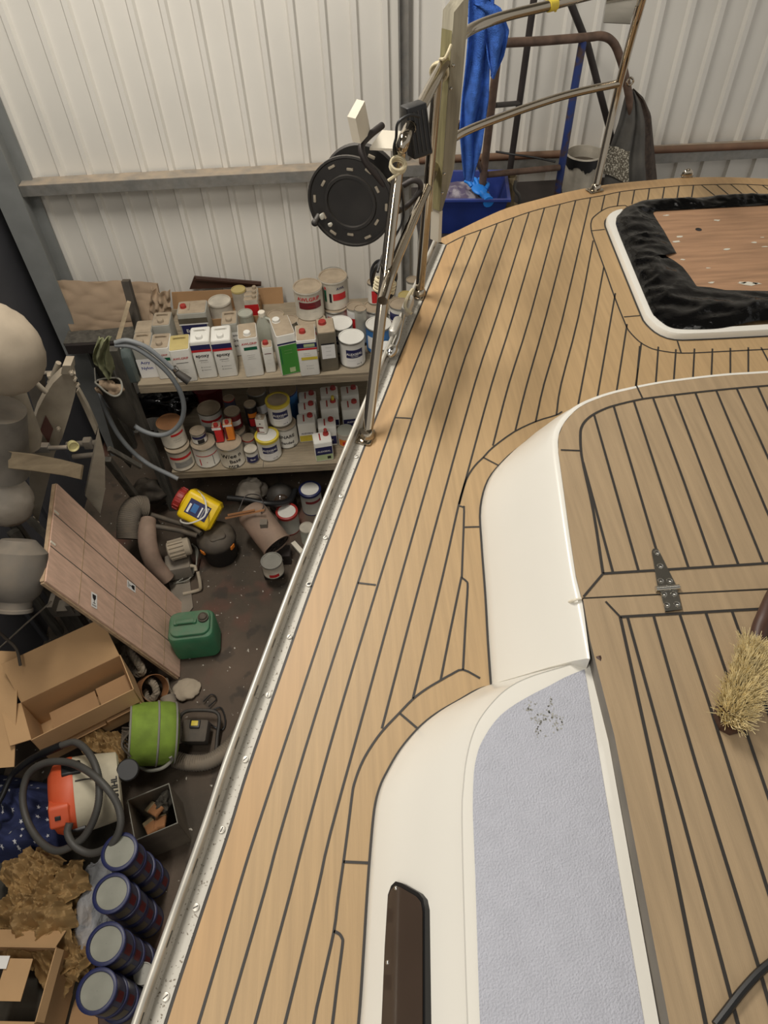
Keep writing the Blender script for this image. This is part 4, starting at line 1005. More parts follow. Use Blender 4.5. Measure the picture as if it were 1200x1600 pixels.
def tin(label, basepx, z, w, d, h, turn=0.0, body=M_tinwhite, top=M_dustlid, cap=M_white, capr=.02, cappos=(.0, -.25), handle='loop', bands=(), texts=(), group=None, name='solvent_tin', side=None, loc=None, handle_m=None, shoulder=0.0):
    """rectangular tin: basepx is the middle of its front bottom edge; bands are (z0, z1, x0, x1, ink) as fractions of the front"""
    if loc is None:
        p = U(basepx[0], basepx[1], z); a = math.atan2(p.x, p.y)
        rz = -a * .0 + turn
        q = Matrix.Rotation(rz, 3, 'Z'); p = p + q @ V(0, d / 2, 0)
    else: p = Vector(loc); rz = turn
    p.z += .0015
    t = thing(name, label, 'tin' if name != 'plastic_canister' else 'canister', p, rz, group)
    ca, sa = abs(math.cos(rz)), abs(math.sin(rz)); SHELF.append([t, (w * ca + d * sa * .5) / 2 + .001, (d * ca + w * sa * .5) / 2 + .001, False, p.z, p.z + h])
    b = MB(); b.rbox((0, 0, h / 2), (w, d, h), None, min(.012, w * .16), 0, 3, .003); b.build('can_body', body, t)
    b = MB(); b.rbox((0, 0, h + .0015), (w * .93, d * .95, .004), None, min(.010, w * .14)); b.build('top_plate', top, t)
    if cap:
        b = MB(); cx, cy = cappos[0] * w, cappos[1] * d; b.lathe([(capr * 1.1, h), (capr * 1.1, h + .004), (capr, h + .005), (capr, h + .02), (capr * .9, h + .023), (capr * .86, h + .023), (capr * .8, h + .021), (.001, h + .021)], (cx, cy, 0), None, 18, cap1=False); b.build('screw_cap', cap, t)
    if handle == 'loop':
        b = MB(); hy0, hy1 = d * .02, d * .36
        b.tube(smooth_path([V(-w * .28, d * .22, h + .003), V(-w * .26, d * .22, h + .014), V(0, d * .22, h + .017), V(w * .26, d * .22, h + .014), V(w * .28, d * .22, h + .003)], 3), .005, 8); b.build('handle', handle_m or top, t)
    elif handle == 'strap':
        b = MB(); b.tube(smooth_path([V(0, d * .42, h + .002), V(0, d * .4, h + .012), V(0, d * .1, h + .014), V(0, -d * .2, h + .012), V(0, -d * .22, h + .002)], 3), .0045, 8); b.build('handle', handle_m or top, t)
    elif handle == 'mid':
        b = MB(); b.rbox((-w * .1, 0, h + .006), (.008, d * .5, .01), None, .003); b.build('handle', handle_m or top, t)
    if bands or texts:
        b = MB(); fr = lambda x, y: V(x, -d / 2 - .0006, y)
        for i, bd in enumerate(bands):
            z0, z1, x0, x1, m = bd[:5]; yy = -d / 2 - .0005 - .0002 * i
            b.poly([V(x0 * w, yy, z0 * h), V(x1 * w, yy, z0 * h), V(x1 * w, yy, z1 * h), V(x0 * w, yy, z1 * h)], m)
        yy = -d / 2 - .0008 - .0002 * len(bands)
        for st, sz, x, zz, m in texts: b.text(st, sz, lambda X, Y: V(X, yy, Y), m, .02, x * w, zz * h)
        b.build('printed_label', INK, t, fix=False)
    return t
TINY = lambda z: [('—————', .010, 0, z, IK), ('————', .010, 0, z - .05, IK), ('—————', .010, 0, z - .1, IK)]
G1, G2 = 'tins and bottles on the upper shelf', 'tins and bottles on the lower shelf'
# upper shelf, front row from the left
jug = thing('clear_bottle', 'cloudy grey rectangular bottle with white cap at left end of upper shelf', 'bottle', U(213, 600, Z1) + V(0, .06, 0), R(4), G1)
b = MB(); rb_ = lambda w, d, z, r: [V(x * w, y * d, z) for x, y in ((-1, -.7), (-.7, -1), (.7, -1), (1, -.7), (1, .7), (.7, 1), (-.7, 1), (-1, .7))]
g_ = b.loft([rb_(.054, .048, 0, 0), rb_(.058, .052, .01, 0), rb_(.058, .052, .19, 0), rb_(.05, .044, .215, 0), rb_(.02, .02, .24, 0), rb_(.018, .018, .255, 0)], closed=True); b.f(list(reversed(g_[0]))); b.f(g_[-1]); b.build('can_body', M_greyjug, jug)
b = MB(); b.lathe([(.021, .246), (.021, .27), (.019, .272)], seg=18); b.build('screw_cap', M_white, jug)
tin('grey white tin with handwritten blue ink beside the cloudy bottle on the upper shelf', (236, 590), Z1, .115, .16, .235, R(3), M_tingrey, cap=M_dustlid, bands=[(.0, .62, -.48, .48, IW)], texts=[('Acry', .03, -.02, .46, IPEN), ('Nylon', .03, 0, .28, IPEN)], group=G1)
tin('grey topped white tin with dark green strip behind the hose end on the upper shelf', (263, 592), Z1, .115, .16, .235, R(2), M_tinwhite, cap=M_dustlid, bands=[(.60, .70, -.1, .45, IDG)], texts=[('AWLGRIP', .018, .02, .76, IR)] + TINY(.45), group=G1)
tin('white tin with red lettering and dusty yellow top left of the two striped tins', (292, 597), Z1, .125, .165, .245, R(6), M_tinwhite, top=M_yellowlid, cap=None, bands=[(.60, .615, -.3, .3, IK)], texts=[('AWLGRIP', .022, -.02, .72, IR)] + TINY(.38), group=G1)
def striped(label, px, extra, **kw):
    return tin(label, px, Z1, .122, .165, .275, kw.get('turn', R(4)), M_tinwhite, top=M_white, cap=M_white, capr=.022, bands=[(.80, .93, -.5, .5, IN), (.74, .80, -.5, .5, IR), (.5, .51, -.25, .2, IK)], texts=[('epoxy', .034, -.02, .60, IK)] + [('= ———', .012, .02, .44, IK), ('▪ ———', .016, .02, .30, IK), ('▪ ———', .016, .02, .22, IK)], group=G1)
striped('white tin with navy and red stripes, left of the two striped ones', (322, 591), 0)
striped('white tin with navy and red stripes, right of the two striped ones', (354, 589), 0, turn=R(5))
tin('grey white tin with black handwriting behind the second striped tin', (369, 557), Z1, .10, .15, .25, R(4), M_tingrey, cap=M_dustlid, bands=[(.02, .75, -.48, .48, IW)], texts=[('Acet one', .026, 0, .62, IK), ('De Gre', .026, 0, .46, IK), ('Clean', .028, 0, .30, IK)], group=G1)
tin('tall white tin with green strip and blue white cap in the shelf front row', (399, 588), Z1, .118, .165, .29, R(7), M_tinwhite, cap=M_white, capr=.022, handle=None, bands=[(.70, .78, -.3, .4, IDG)], texts=[('AWLGRIP', .022, .02, .84, IR)] + TINY(.56) + [('— — —', .008, 0, .2, IGR)], group=G1)
jg = thing('plastic_jug', 'cloudy plastic jug with cream cap behind the small red capped bottle', 'jug', U(418, 553, Z1) + V(0, .06, 0), R(0), G1)
b = MB(); g_ = b.loft([rb_(.05, .045, 0, 0), rb_(.055, .05, .01, 0), rb_(.055, .05, .15, 0), rb_(.045, .04, .2, 0), rb_(.022, .022, .245, 0), rb_(.02, .02, .265, 0)], closed=True); b.f(list(reversed(g_[0]))); b.f(g_[-1]); b.build('can_body', M_clearjug, jg)
b = MB(); b.lathe([(.023, .255), (.023, .285), (.02, .288)], seg=18); b.build('screw_cap', M_bracket, jg)
b = MB(); b.tube(smooth_path([V(.02, -.01, .245), V(.05, -.02, .235), V(.055, -.025, .19), V(.05, -.02, .16)], 4), .009, 8); b.build('handle', M_clearjug, jg)
tin('small narrow white tin with red cap between tall white and green tins', (425, 582), Z1, .066, .075, .195, R(5), M_tinwhite, cap=M_redcap, capr=.018, cappos=(-.1, 0), handle=None, texts=[('▬▬▬', .014, 0, .74, IM)] + [('———', .008, 0, .5, IGR), ('———', .008, 0, .35, IGR)], group=G1)
tin('tall tin with green front and white cap in the shelf front row', (455, 585), Z1, .122, .215, .30, R(15), M_tinwhite, cap=M_white, capr=.024, cappos=(-.2, .25), handle=None, bands=[(.02, .76, -.47, .47, IG), (.78, .82, -.5, .5, IN), (.06, .18, -.05, .25, IP), (.3, .7, -.4, -.36, IDG)], texts=[('————', .012, 0, .62, IP), ('————', .012, 0, .55, IP)], group=G1)
tin('white tin with navy and red band and yellow strip and red cap', (486, 587), Z1, .124, .17, .27, R(4), M_tinwhite, cap=M_redcap, capr=.02, cappos=(-.15, .0), handle=None, bands=[(.80, .93, -.5, .5, IN), (.74, .79, -.5, .5, IR), (.82, .9, -.15, .4, IP), (.46, .54, -.35, .48, IY)], texts=[('—— —', .012, -.05, .63, IK)] + [('— ———', .010, 0, .58, IK), ('▪ ———', .012, .05, .28, IK), ('▪ ———', .012, .05, .2, IK)], group=G1)
tin('bare grey steel tin with white label and red cap next to the white lidded tins', (516, 577), Z1, .112, .16, .29, R(6), M_tindark, cap=M_redcap, capr=.024, cappos=(-.15, .15), handle=None, bands=[(.34, .74, -.38, .38, IW), (.70, .74, -.38, .38, IK)], texts=[('— — —', .010, 0, .62, IK), ('———', .010, 0, .52, IK), ('———', .010, 0, .42, IK)], group=G1)
alex('white lidded tin with navy label partly behind the front navy label tin', (531, 506), Z1 + .19, group=G1)
alex('white tin with bold navy lettering label at the right front of the upper shelf', (548, 525), Z1 + .19, group=G1, turn=.15)
# second row
tin('navy tin with white lettering and red cap on the upper shelf', (312, 540), Z1, .19, .15, .25, R(2), M_tingrey, cap=M_redcap, capr=.02, cappos=(-.3, 0), handle='mid', handle_m=M_dustlid, bands=[(.05, .66, -.44, .44, IN), (.66, .7, -.5, .5, IW), (.7, .86, -.5, .5, ITD)], texts=[('Environs', .034, 0, .44, IW)], group=G1)
tin('dusty grey tin with moulded handle in the back row behind the hose', (265, 556), Z1, .115, .155, .235, R(2), M_tingrey, cap=M_dustlid, group=G1)
tin('low dusty grey tin with plain top furthest left in the back row', (236, 560), Z1, .11, .14, .2, R(2), M_tingrey, cap=None, handle=None, group=G1)
round_tin('tin with dusty yellow rimmed lid just left of the green tin', (432, 492), Z1 + .17, .055, .17, M_tindirty, M_dustlid, M_yellowlid, group=G1)
round_tin('tin with flat dusty lid between green tin and yellow striped tin', (457, 500), Z1 + .17, .058, .17, M_tindirty, M_dustlid, group=G1)
big = dict(r=.094, h=.20)
def awl(label, px, zt, **k):
    return round_tin(label, px, zt, .094, .20, M_tindirty, M_dustlid, M_tindirty, [(.42, .66, -.075, .085, IM)], [('AWLGRIP', .036, -.005, .72, IR), ('- - - -', .014, .03, .3, IK), ('———', .016, .01, .5, IR)], group=G1, **k)
low1 = round_tin('large tin with red lettering under the lettered tin at the back', (484, 497), Z1 + .195, .094, .195, M_tindirty, M_dustlid, M_tindirty, [], [('AWLGRIP', .03, .03, .7, IR)], group=G1)
awl('dusty lidded tin with red lettering on top of another at the back wall', (478, 445), Z1 + .395)
round_tin('white tin with red and navy lettering under the wire handled tin', (525, 482), Z1 + .195, .094, .195, M_tinwhite, M_dustlid, M_steel, [], [('RED', .032, -.03, .72, IR), ('AWL', .032, .035, .72, IN)], group=G1)
round_tin('paint streaked tin with wire handle stacked at the back wall', (521, 436), Z1 + .395, .094, .20, M_tindirty, M_dustlid, M_tindirty, [(.36, .6, -.01, .085, IR), (.3, .72, -.07, -.055, IDG), (.3, .62, -.035, -.02, IK)], [('R', .03, -.06, .74, IR), ('AWL', .026, .045, .74, IN)], group=G1, wire='up')
# open carton with odds and ends
tr_ = thing('cardboard_tray', 'open cardboard tray of tins at the back of the upper shelf', 'box', U(368, 512, Z1 + .0) + V(0, .10, 0), R(3))
b = MB(); 
for c_, s_ in (((0, 0, .004), (.36, .26, .008)), ((0, -.128, .05), (.36, .005, .10)), ((0, .128, .05), (.36, .005, .10)), ((-.178, 0, .05), (.005, .26, .10)), ((.178, 0, .05), (.005, .26, .10))): b.box(c_, s_)
b.build('tray', M_cardin, tr_)
def tray(x, y, z=.009): return ROOT[tr_.name] @ V(x, y, z)
round_tin('white tub with white lid in the cardboard tray', None, 0, .078, .15, M_tindirty, M_tindirty, M_tindirty, loc=tray(-.09, 0), group=G1)
round_tin('tin with crusted yellow lid in the cardboard tray', None, 0, .05, .19, M_tindirty, M_yellowlid, M_yellowlid, loc=tray(.045, .06), group=G1)
for i, w_ in enumerate(('rearmost', 'middle', 'nearest')):
    tin('small orange labelled tin, %s of three in the cardboard tray' % w_, None, 0, .095, .05, .165, R(3), M_tindirty, cap=M_dustlid, capr=.014, cappos=(.25, 0), handle=None, bands=[(.1, .8, -.5, .5, IO if i < 2 else IR)], loc=tray(.128, .085 - .058 * i), group=G1)
round_tin('clear lidded jar standing in front of the cardboard tray', (383, 489), Z1 + .16, .05, .16, M_clearjug, M_clearjug, M_clearjug, group=G1, name='glass_jar')
# right hand cluster behind the rail
round_tin('red and white tin with steel lid right of the wire handled tin', (571, 456), Z1 + .34, .045, .15, M_tinwhite, M_dustlid, M_steel, [(.1, .7, -.02, .045, IR)], group=G1)
round_tin('plain white tin supporting the red and white tin', (573, 495), Z1 + .19, .08, .19, M_tinwhite, M_dustlid, M_steel, group=G1)
round_tin('red labelled tin beside the rail post on the upper shelf', (563, 480), Z1 + .23, .055, .23, M_labelred, M_dustlid, M_steel, [(.72, .95, -.08, .08, IW)], group=G1)
round_tin('slim grey tin close behind the rail post', (581, 473), Z1 + .27, .04, .25, M_tingrey, M_dustlid, M_steel, group=G1)
round_tin('wide blue tin with pale lid behind the rail post', (590, 499), Z1 + .19, .085, .19, M_labelblue, M_tinwhite, M_steel, [(.2, .7, -.09, .0, IW)], group=G1)
round_tin('red and navy labelled tin at the right end behind the toe rail', (611, 470), Z1 + .27, .07, .19, M_tinwhite, M_dustlid, M_steel, [(.15, .45, -.09, .09, IM), (.5, .8, -.09, .09, IN)], group=G1)
round_tin('squat pale tin under the red and navy tin', (611, 510), Z1 + .08, .075, .08, M_tindirty, M_dustlid, group=G1)
round_tin('dusty yellow lidded jar at the far right end of the upper shelf', (628, 464), Z1 + .24, .05, .22, M_tindirty, M_yellowlid, M_yellowlid, group=G1)
round_tin('red banded tin near the steel upright at the far right', (645, 437), Z1 + .28, .045, .2, M_tinwhite, M_dustlid, M_steel, [(.1, .6, -.06, .06, IR)], group=G1)
round_tin('small white tin in front at the right end of the upper shelf', (600, 535), Z1 + .11, .05, .11, M_tinwhite, M_white, M_steel, group=G1)
round_tin('small white lidded pot beside the rope block on the upper shelf', (620, 490), Z1 + .14, .04, .14, M_tinwhite, M_white, group=G1)
# parcels and boards at the back
b = MB()
P0, P1, P2, P3 = W(88, 437, 4.52), W(247, 441, 4.52), W(266, 522, 4.40), W(120, 530, 4.36)
b.grid(lambda u, v_: P0.lerp(P1, u).lerp(P3.lerp(P2, u), v_) - V(0, 1, 0) * (.03 * math.sin(PI * v_) + .014 * noise.noise(V(u * 2, v_ * 5 + u * 3, 0)) + .022 * (.5 - abs(noise.noise(V(u * 3 + v_ * 2, v_ * 7 - u * 2, 4))))), 44, 26); b.solid(.03)
solo(b, 'paper_parcel', M_kraftdusty, 'crumpled brown paper parcel leaning on the back wall at the rack end', 'parcel', (P0 + P2) / 2, ang=70)
b = MB(); q0, q1, q2, q3 = [W(x, y, 4.40) for x, y in ((246, 442), (258, 440), (266, 470), (258, 505))]
b.grid(lambda u, v_: W(236, 448, 4.44).lerp(W(266, 452, 4.44), u).lerp(W(232, 516, 4.33).lerp(W(268, 518, 4.33), u), v_) + V(0, .05 * noise.noise(V(u * 5, v_ * 7, 9)) - .05 * math.sin(PI * u), 0), 16, 20); b.solid(.004)
solo(b, 'kraft_scrap', M_kraftdusty, 'creased end of brown paper hanging over the rack beside the parcel', 'paper', q1, ang=70)
b = MB(); b.prism([W(189, 440, 4.30), W(201, 440, 4.30), W(224, 522, 4.18), W(212, 524, 4.18)], (.006, .03, 0)); solo(b, 'steel_strap', M_dustyblack, 'dark slotted steel upright against the brown parcel', 'bracket', W(205, 480, 4.25))
b = MB(); b.prism([W(198, 472, 4.15), W(204, 474, 4.15), W(188, 532, 4.02), W(181, 530, 4.02)], (.0, .02, 0)); solo(b, 'wood_batten', M_pine, 'short pale wooden batten leaning beside the dark slotted upright', 'batten', W(192, 505, 4.1))
b = MB(); b.prism([W(268, 457, 4.585), W(441, 449, 4.585), W(446, 505, 4.5), W(275, 520, 4.5)], (0, .006, 0)); solo(b, 'cardboard_sheet', M_cardin, 'cardboard sheet leaning on the wall behind the tray of tins', 'cardboard', W(355, 480, 4.55))
b = MB(); b.prism([W(303, 433, 4.60), W(408, 442, 4.60), W(408, 447, 4.60), W(296, 452, 4.60)], (0, .02, 0)); b.prism([W(306, 434, 4.595), W(408, 443, 4.595), W(408, 444.5, 4.595), W(304, 437, 4.595)], (0, -.01, 0)); solo(b, 'dark_offcut', M_brushwood, 'dark brown timber offcut on the wall above the cardboard sheet', 'offcut', W(350, 443, 4.6))

# lower shelf
def lr(label, px, up, r, h, *a, **k): return round_tin(label, px, Z2 + up, r, h, *a, group=G2, **k)
lr('scuffed tin with red band at the bottom of the leftmost stack on the lower shelf', (276, 703), .185, .088, .185, M_tindirty, M_dustlid, M_tindark, [(.62, .74, -.09, .09, IR), (.2, .5, -.06, .08, IGR)], [('— — —', .014, 0, .38, IK)])
lr('tin with orange dusty lid on top of the leftmost stack', (263.5, 659), .37, .088, .185, M_tindirty, M_paperpink, M_tindark, [(.62, .72, -.02, .085, IR)], [('— — ———', .012, .02, .42, IK), ('— ———', .012, .02, .32, IK)])
lr('dirty white tin with red arrow mark under a small tin', (319, 690), .185, .09, .185, M_tinwhite, M_dustlid, M_steel, [(.1, .6, .035, .039, IK), (.62, .66, -.09, .09, IR)], [('►', .07, -.04, .18, IR)])
lr('small black and white tin standing on the red arrow tin', (310, 673), .275, .054, .09, M_tinwhite, M_dustlid, M_steel, [(.1, .5, -.02, .03, IK), (.55, .8, -.06, .06, IN)])
lr('wide tin with red stripe behind the front row at the left', (326, 637), .25, .086, .19, M_tinwhite, M_dustlid, M_tindark, [(.6, .72, -.09, .09, IR), (.1, .4, -.07, .07, IGR)])
lr('white tin scrawled with black ink holding two coloured tins', (360, 694), .185, .09, .185, M_tindirty, M_dustlid, M_steel, [], [('W/ee n', .05, -.01, .56, IK), ('Base', .045, .01, .3, IK), ('ntra', .045, -.01, .06, IK)])
zs = Z2 + .19
tin('red tin standing on the ink scrawled white tin', None, 0, .062, .06, .14, R(3), M_labelred, cap=M_redcap, capr=.016, handle=None, bands=[(.1, .8, -.5, -.3, IK), (.82, .98, -.5, .5, IW)], loc=U(346, 695, zs) + V(0, .03, 0), group=G2)
tin('orange tin standing on the ink scrawled white tin', None, 0, .062, .06, .15, R(5), M_labelorange, cap=M_redcap, capr=.014, handle=None, bands=[(.1, .85, -.5, -.25, IM), (.86, .98, -.5, .5, IW)], loc=U(362, 692, zs) + V(0.005, .03, 0), group=G2)
lr('small white tin with navy label and red cap at the shelf front', (392, 699), .11, .047, .11, M_tinwhite, M_tindirty, M_steel, [(.1, .62, -.05, .05, IN)], [('Envi', .022, 0, .3, IW)])
b = MB(); pcap = U(392, 699, Z2 + .115); 
round_tin('little tin with dusty lid behind the small navy labelled tin', (386, 683), Z2 + .13, .045, .13, M_tindirty, M_dustlid, M_redcap, group=G2)
lr('dark red labelled tin with dusty lid in the middle row', (364, 643), .29, .058, .14, M_labelmaroon, M_dustlid, M_tindark, [(.3, .6, -.05, .05, IW)])
lr('dusty tin under the dark red labelled tin', (369, 672), .145, .075, .145, M_tindirty, M_dustlid, M_steel, [(.5, .8, -.07, .07, IR)])
lr('dark tin with grey lid at the back above the red tin', (357, 622), .30, .042, .2, M_tindull, M_dustlid, M_redcap)
lr('multi coloured dark tin left of the yellow rimmed lettered tin', (390, 631), .29, .044, .2, M_labelblack, M_dustlid, M_steel, [(.1, .45, -.03, .04, IR), (.5, .7, -.03, .04, IO)])
lr('second scribbled white tin under the yellow rimmed lettered tin', (443, 664), .185, .084, .185, M_tinwhite, M_dustlid, M_steel, [], [('SNARE', .04, 0, .55, IK), ('Sanded', .034, .0, .25, IK), ('|||', .03, .05, .02, IK)])
alex('lettered tin with yellow rim on top of the scribbled white tin', (432, 628), Z2 + .385, collar=M_labelyellow, lid=M_dustlid, group=G2)
alex('lettered tin with yellow rim at the shelf front under a small white tin', (416, 678), Z2 + .19, collar=M_labelyellow, lid=M_white, group=G2)
tin('small white tin standing on the front yellow rimmed tin', None, 0, .068, .065, .13, R(-10), M_tinwhite, cap=M_tindirty, capr=.012, handle=None, bands=[(.1, .5, -.45, .3, IM), (.15, .4, -.2, .3, IW)], texts=[('▪', .03, 0, .65, IK)], loc=U(410, 676, Z2 + .196) + V(0, .03, 0), group=G2)
lr('large blue tin at the back under the upper shelf', (445, 608), .24, .105, .24, M_labelblue, M_dustlid, M_labelnavy, [(.1, .6, -.1, .0, IW)])
lr('grey lidded dark tin at the back beside the blue tin', (400, 610), .27, .07, .2, M_tindark, M_dustlid, M_steel, [(.1, .5, -.05, .06, IW)])
GC = 'white plastic canisters on the lower shelf'
def canister(label, topc, up, capm=M_redcap, strap=True, bands=(), texts=(), turn=R(4), w=.13, d=.115, h=.175, tall=0.0):
    pt = U(topc[0], topc[1], Z2 + up + h); 
    t = tin(label, None, 0, w, d, h, turn, M_white, top=M_white, cap=capm, capr=.02, cappos=(.24, .22), handle=None, bands=bands, texts=texts, group=GC, name='plastic_canister', loc=(pt.x, pt.y, Z2 + up))
    b = MB(); b.rbox((-w * .12, d * .05, h + .004), (.010, d * .62, .007), None, .003); b.build('strap', M_redcap, t)
    if tall:
        b = MB(); b.lathe([(.011, h + .02), (.013, h + .05), (.009, h + .055)], (w * .24, d * .22, 0), None, 14); b.build('spout', M_redcap if tall == 1 else M_labelyellow, t)
    return t
LB = [(.05, .38, -.46, .46, IY), (.38, .62, -.46, .46, IW)]
canister('white canister with yellow label, front left of the white canisters', (473, 655), 0, bands=LB, texts=[('ALEXSEAL', .02, 0, .45, IN), ('— ——', .012, 0, .3, IN)])
canister('white canister directly behind the yellow labelled one', (476, 634), 0, turn=R(5))
canister('white canister at the back left with dark red cap', (480, 622), 0, turn=R(3))
canister('white canister with pale green label nearest the shelf edge', (503, 684), 0, bands=[(.05, .36, -.46, .46, IP), (.36, .78, -.46, .46, IN), (.1, .25, .15, .35, IK)], texts=[('ALEXSEAL', .021, 0, .5, IW)], tall=1, turn=R(8))
canister('white canister with navy label behind the pale green labelled one', (513, 661), 0, bands=[(.1, .55, -.46, .46, IN)], texts=[('ALEX', .02, .1, .3, IW)])
canister('white canister with yellow and red spout cap', (514, 632), .02, capm=M_redcap, bands=[(.1, .4, -.46, .46, IN)], tall=2)
canister('white canister at the back with red loop strap', (514, 612), .03)
canister('white canister with navy lettered label beside the hull edge', (547, 633), 0, bands=[(.08, .5, -.46, .46, IN)], texts=[('ALEXSE', .021, 0, .3, IW)])
canister('white canister at the back right beside the hull edge', (546, 611), .02)
tub_ = round_tin('clear tub with orange label right of the pale green canister', (537, 672), Z2 + .12, .062, .12, M_tindirty, M_clearjug, M_tindirty, [(.1, .6, -.06, .06, IO), (.2, .45, -.03, .05, IR)], group=G2, name='plastic_tub')
# things in the dark back of the lower shelf
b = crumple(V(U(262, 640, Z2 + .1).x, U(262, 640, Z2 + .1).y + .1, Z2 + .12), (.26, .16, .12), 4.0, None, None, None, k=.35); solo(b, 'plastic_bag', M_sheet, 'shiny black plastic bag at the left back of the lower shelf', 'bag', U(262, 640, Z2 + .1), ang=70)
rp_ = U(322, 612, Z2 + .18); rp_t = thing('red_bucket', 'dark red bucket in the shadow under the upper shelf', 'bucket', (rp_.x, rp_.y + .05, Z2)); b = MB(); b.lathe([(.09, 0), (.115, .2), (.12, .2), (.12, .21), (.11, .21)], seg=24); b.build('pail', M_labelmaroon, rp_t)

# nudge the tins apart until none stand in each other (stacked ones move together)
items = [s for s in SHELF if abs(s[4] - (Z1 + .0105)) > .002]
for o_, hw_, hd_ in ((jug, .058, .052), (jg, .055, .05)): items.append([o_, hw_, hd_, False, Z1, Z1 + .25])
par_ = list(range(len(items)))
def root_(i):
    while par_[i] != i: i = par_[i]
    return i
for i, a in enumerate(items):
    best_ = None
    for j, b2 in enumerate(items):
        if i != j and abs(a[4] - b2[5]) < .02 and a[4] > Z2 + .03:
            dd = (a[0].location.xy - b2[0].location.xy).length
            if dd < max(b2[1], b2[2]) and (best_ is None or dd < best_[0]): best_ = (dd, j)
    if best_ and root_(i) != root_(best_[1]): par_[root_(i)] = root_(best_[1])
grp_ = {}
for i in range(len(items)): grp_.setdefault(root_(i), []).append(i)
def shift_(i, v):
    for k in grp_[root_(i)]: items[k][0].location.x += v[0]; items[k][0].location.y += v[1]
tray_i = (ROOT[tr_.name].translation.x, ROOT[tr_.name].translation.y)
for it in range(260):
    moved = False
    for i in range(len(items)):
        for j in range(i):
            a, b2 = items[i], items[j]
            if root_(i) == root_(j) or min(a[5], b2[5]) - max(a[4], b2[4]) < .004: continue
            dx, dy = a[0].location.x - b2[0].location.x, a[0].location.y - b2[0].location.y
            if a[3] and b2[3]:
                dd = math.hypot(dx, dy); pen = a[1] + b2[1] - dd
                if pen > .0005: n_ = (dx / max(dd, 1e-5) * pen / 2, dy / max(dd, 1e-5) * pen / 2)
                else: continue
            else:
                px_, py_ = a[1] + b2[1] - abs(dx), a[2] + b2[2] - abs(dy)
                if a[3] or b2[3]: px_ -= .012 * 0; 
                if px_ <= .0005 or py_ <= .0005: continue
                if px_ < py_: n_ = (math.copysign(px_ / 2, dx), 0)
                else: n_ = (0, math.copysign(py_ / 2, dy))
            shift_(i, n_); shift_(j, (-n_[0], -n_[1])); moved = True
    for k in range(len(items)):                     # stay between the shelf edge and the wall
        a = items[k]; yb_ = YW - .03 - a[2]; y0_ = yf + a[2] * .96 if a[4] > .9 else yf2 + a[2] * .96
        if a[4] < .4: continue
        if a[0].location.y > yb_: shift_(k, (0, yb_ - a[0].location.y))
        if a[0].location.y < y0_: shift_(k, (0, y0_ - a[0].location.y))
    if not moved: break
# ------------------------------------------------------------------ machines and clutter on the left
C6 = lambda *l: [(x / 4.21, 480 + y / 4.21) for x, y in l]
def wp(lst, Y): return [W(x, y, Y) for x, y in lst]
def ft(lst, z): return [U(x, y, z) for x, y in lst]
mach = thing('workshop_machine', 'dusty grey steel machine with tall curved side plate by the dark wall', 'machine', (-2.0, 3.0, 0))
def mpart(name, b, m, ang=38): return b.build(name, m, mach, True, ang)
b = MB(); b.prism(wp(smooth2 := C6((440, 425), (405, 445), (350, 500), (310, 560), (280, 615), (250, 675), (230, 735), (212, 800), (205, 860), (200, 960), (195, 1100), (200, 1330), (245, 1430), (330, 1100), (360, 960), (410, 860), (460, 700), (490, 590), (505, 520), (498, 440)), 3.0), (-.02, .06, 0)); plate = mpart('side_plate', b, M_dustymetal)
b = MB(); b.prism(wp(C6((215, 440), (250, 395), (285, 400), (300, 480), (300, 700), (240, 720), (190, 560), (150, 520)), 3.28), (-.02, .05, 0)); mpart('rear_plate', b, M_shade)
b = MB(); b.prism(wp(C6((400, 440), (410, 385), (465, 385), (470, 440)), 2.99), (0, .08, 0)); mpart('lug', b, M_dustymetal)
b = MB(); b.prism(wp(C6((225, 450), (240, 395), (285, 390), (280, 450)), 3.24), (0, .06, 0)); mpart('lug', b, M_dustymetal)
b = MB(); b.tube(wp(C6((270, 435), (410, 430)), 3.15), .012, 10); mpart('cross_bar', b, M_shade)
b = MB(); b.tube(wp(C6((338, 500), (360, 440), (385, 365)), 3.08), [.022, .018, .014], 12); b.rbox(W(*C6((350, 460))[0], 3.09), (.05, .04, .05), .3, .008); mpart('lever', b, M_dustymetal)
for x, y in ((385, 795), (195, 1345), (218, 1385), (245, 1415), (470, 425), (490, 465), (508, 505)):
    b = MB(); p = W(*C6((x, y))[0], 2.995); b.lathe([(.013, 0), (.013, .008), (.008, .010), (.008, .026)], p, axis_q((.3, -1, .1)), 6); b.build('bolt', M_dustymetal, plate, True)
b = MB(); b.prism([p + V(.001, -.002, 0) for p in wp(C6((300, 708), (350, 800), (320, 890), (264, 805)), 2.998)], (0, -.003, 0)); b.build('plaque', M_plaque, plate, True)
b = MB(); c0, c1 = W(13, 609, 2.85), W(42, 685, 2.80); b.tube([c0, c1, W(48, 700, 2.79)], [.075, .075, .05], 24); b.tube([c0 + V(0, 0, .0), c0 + V(0, .01, .04)], .012, 8); mpart('motor', b, M_dustymetal)
b = MB(); b.tube(smooth_path(wp(C6((60, 490), (95, 465), (115, 420), (140, 408), (190, 450), (250, 510), (305, 560)), 2.93), 5), .013, 10); mpart('bent_pipe', b, M_dustymetal)
b = MB(); b.rbox(W(*C6((277, 925))[0], 2.94), (.085, .04, .045), R(-4), .004); b.tube(wp(C6((310, 928), (445, 922)), 2.93), .013, 10); mpart('feed_pipe', b, M_galv)
b = MB(); p = W(*C6((480, 912))[0], 2.92); b.lathe([(.018, -.03), (.026, -.02), (.030, .015), (.026, .016), (.02, .006), (.001, .006)], p, axis_q((.55, -.8, .2)), 20, cap1=False); mpart('oil_cup', b, M_glasscup)
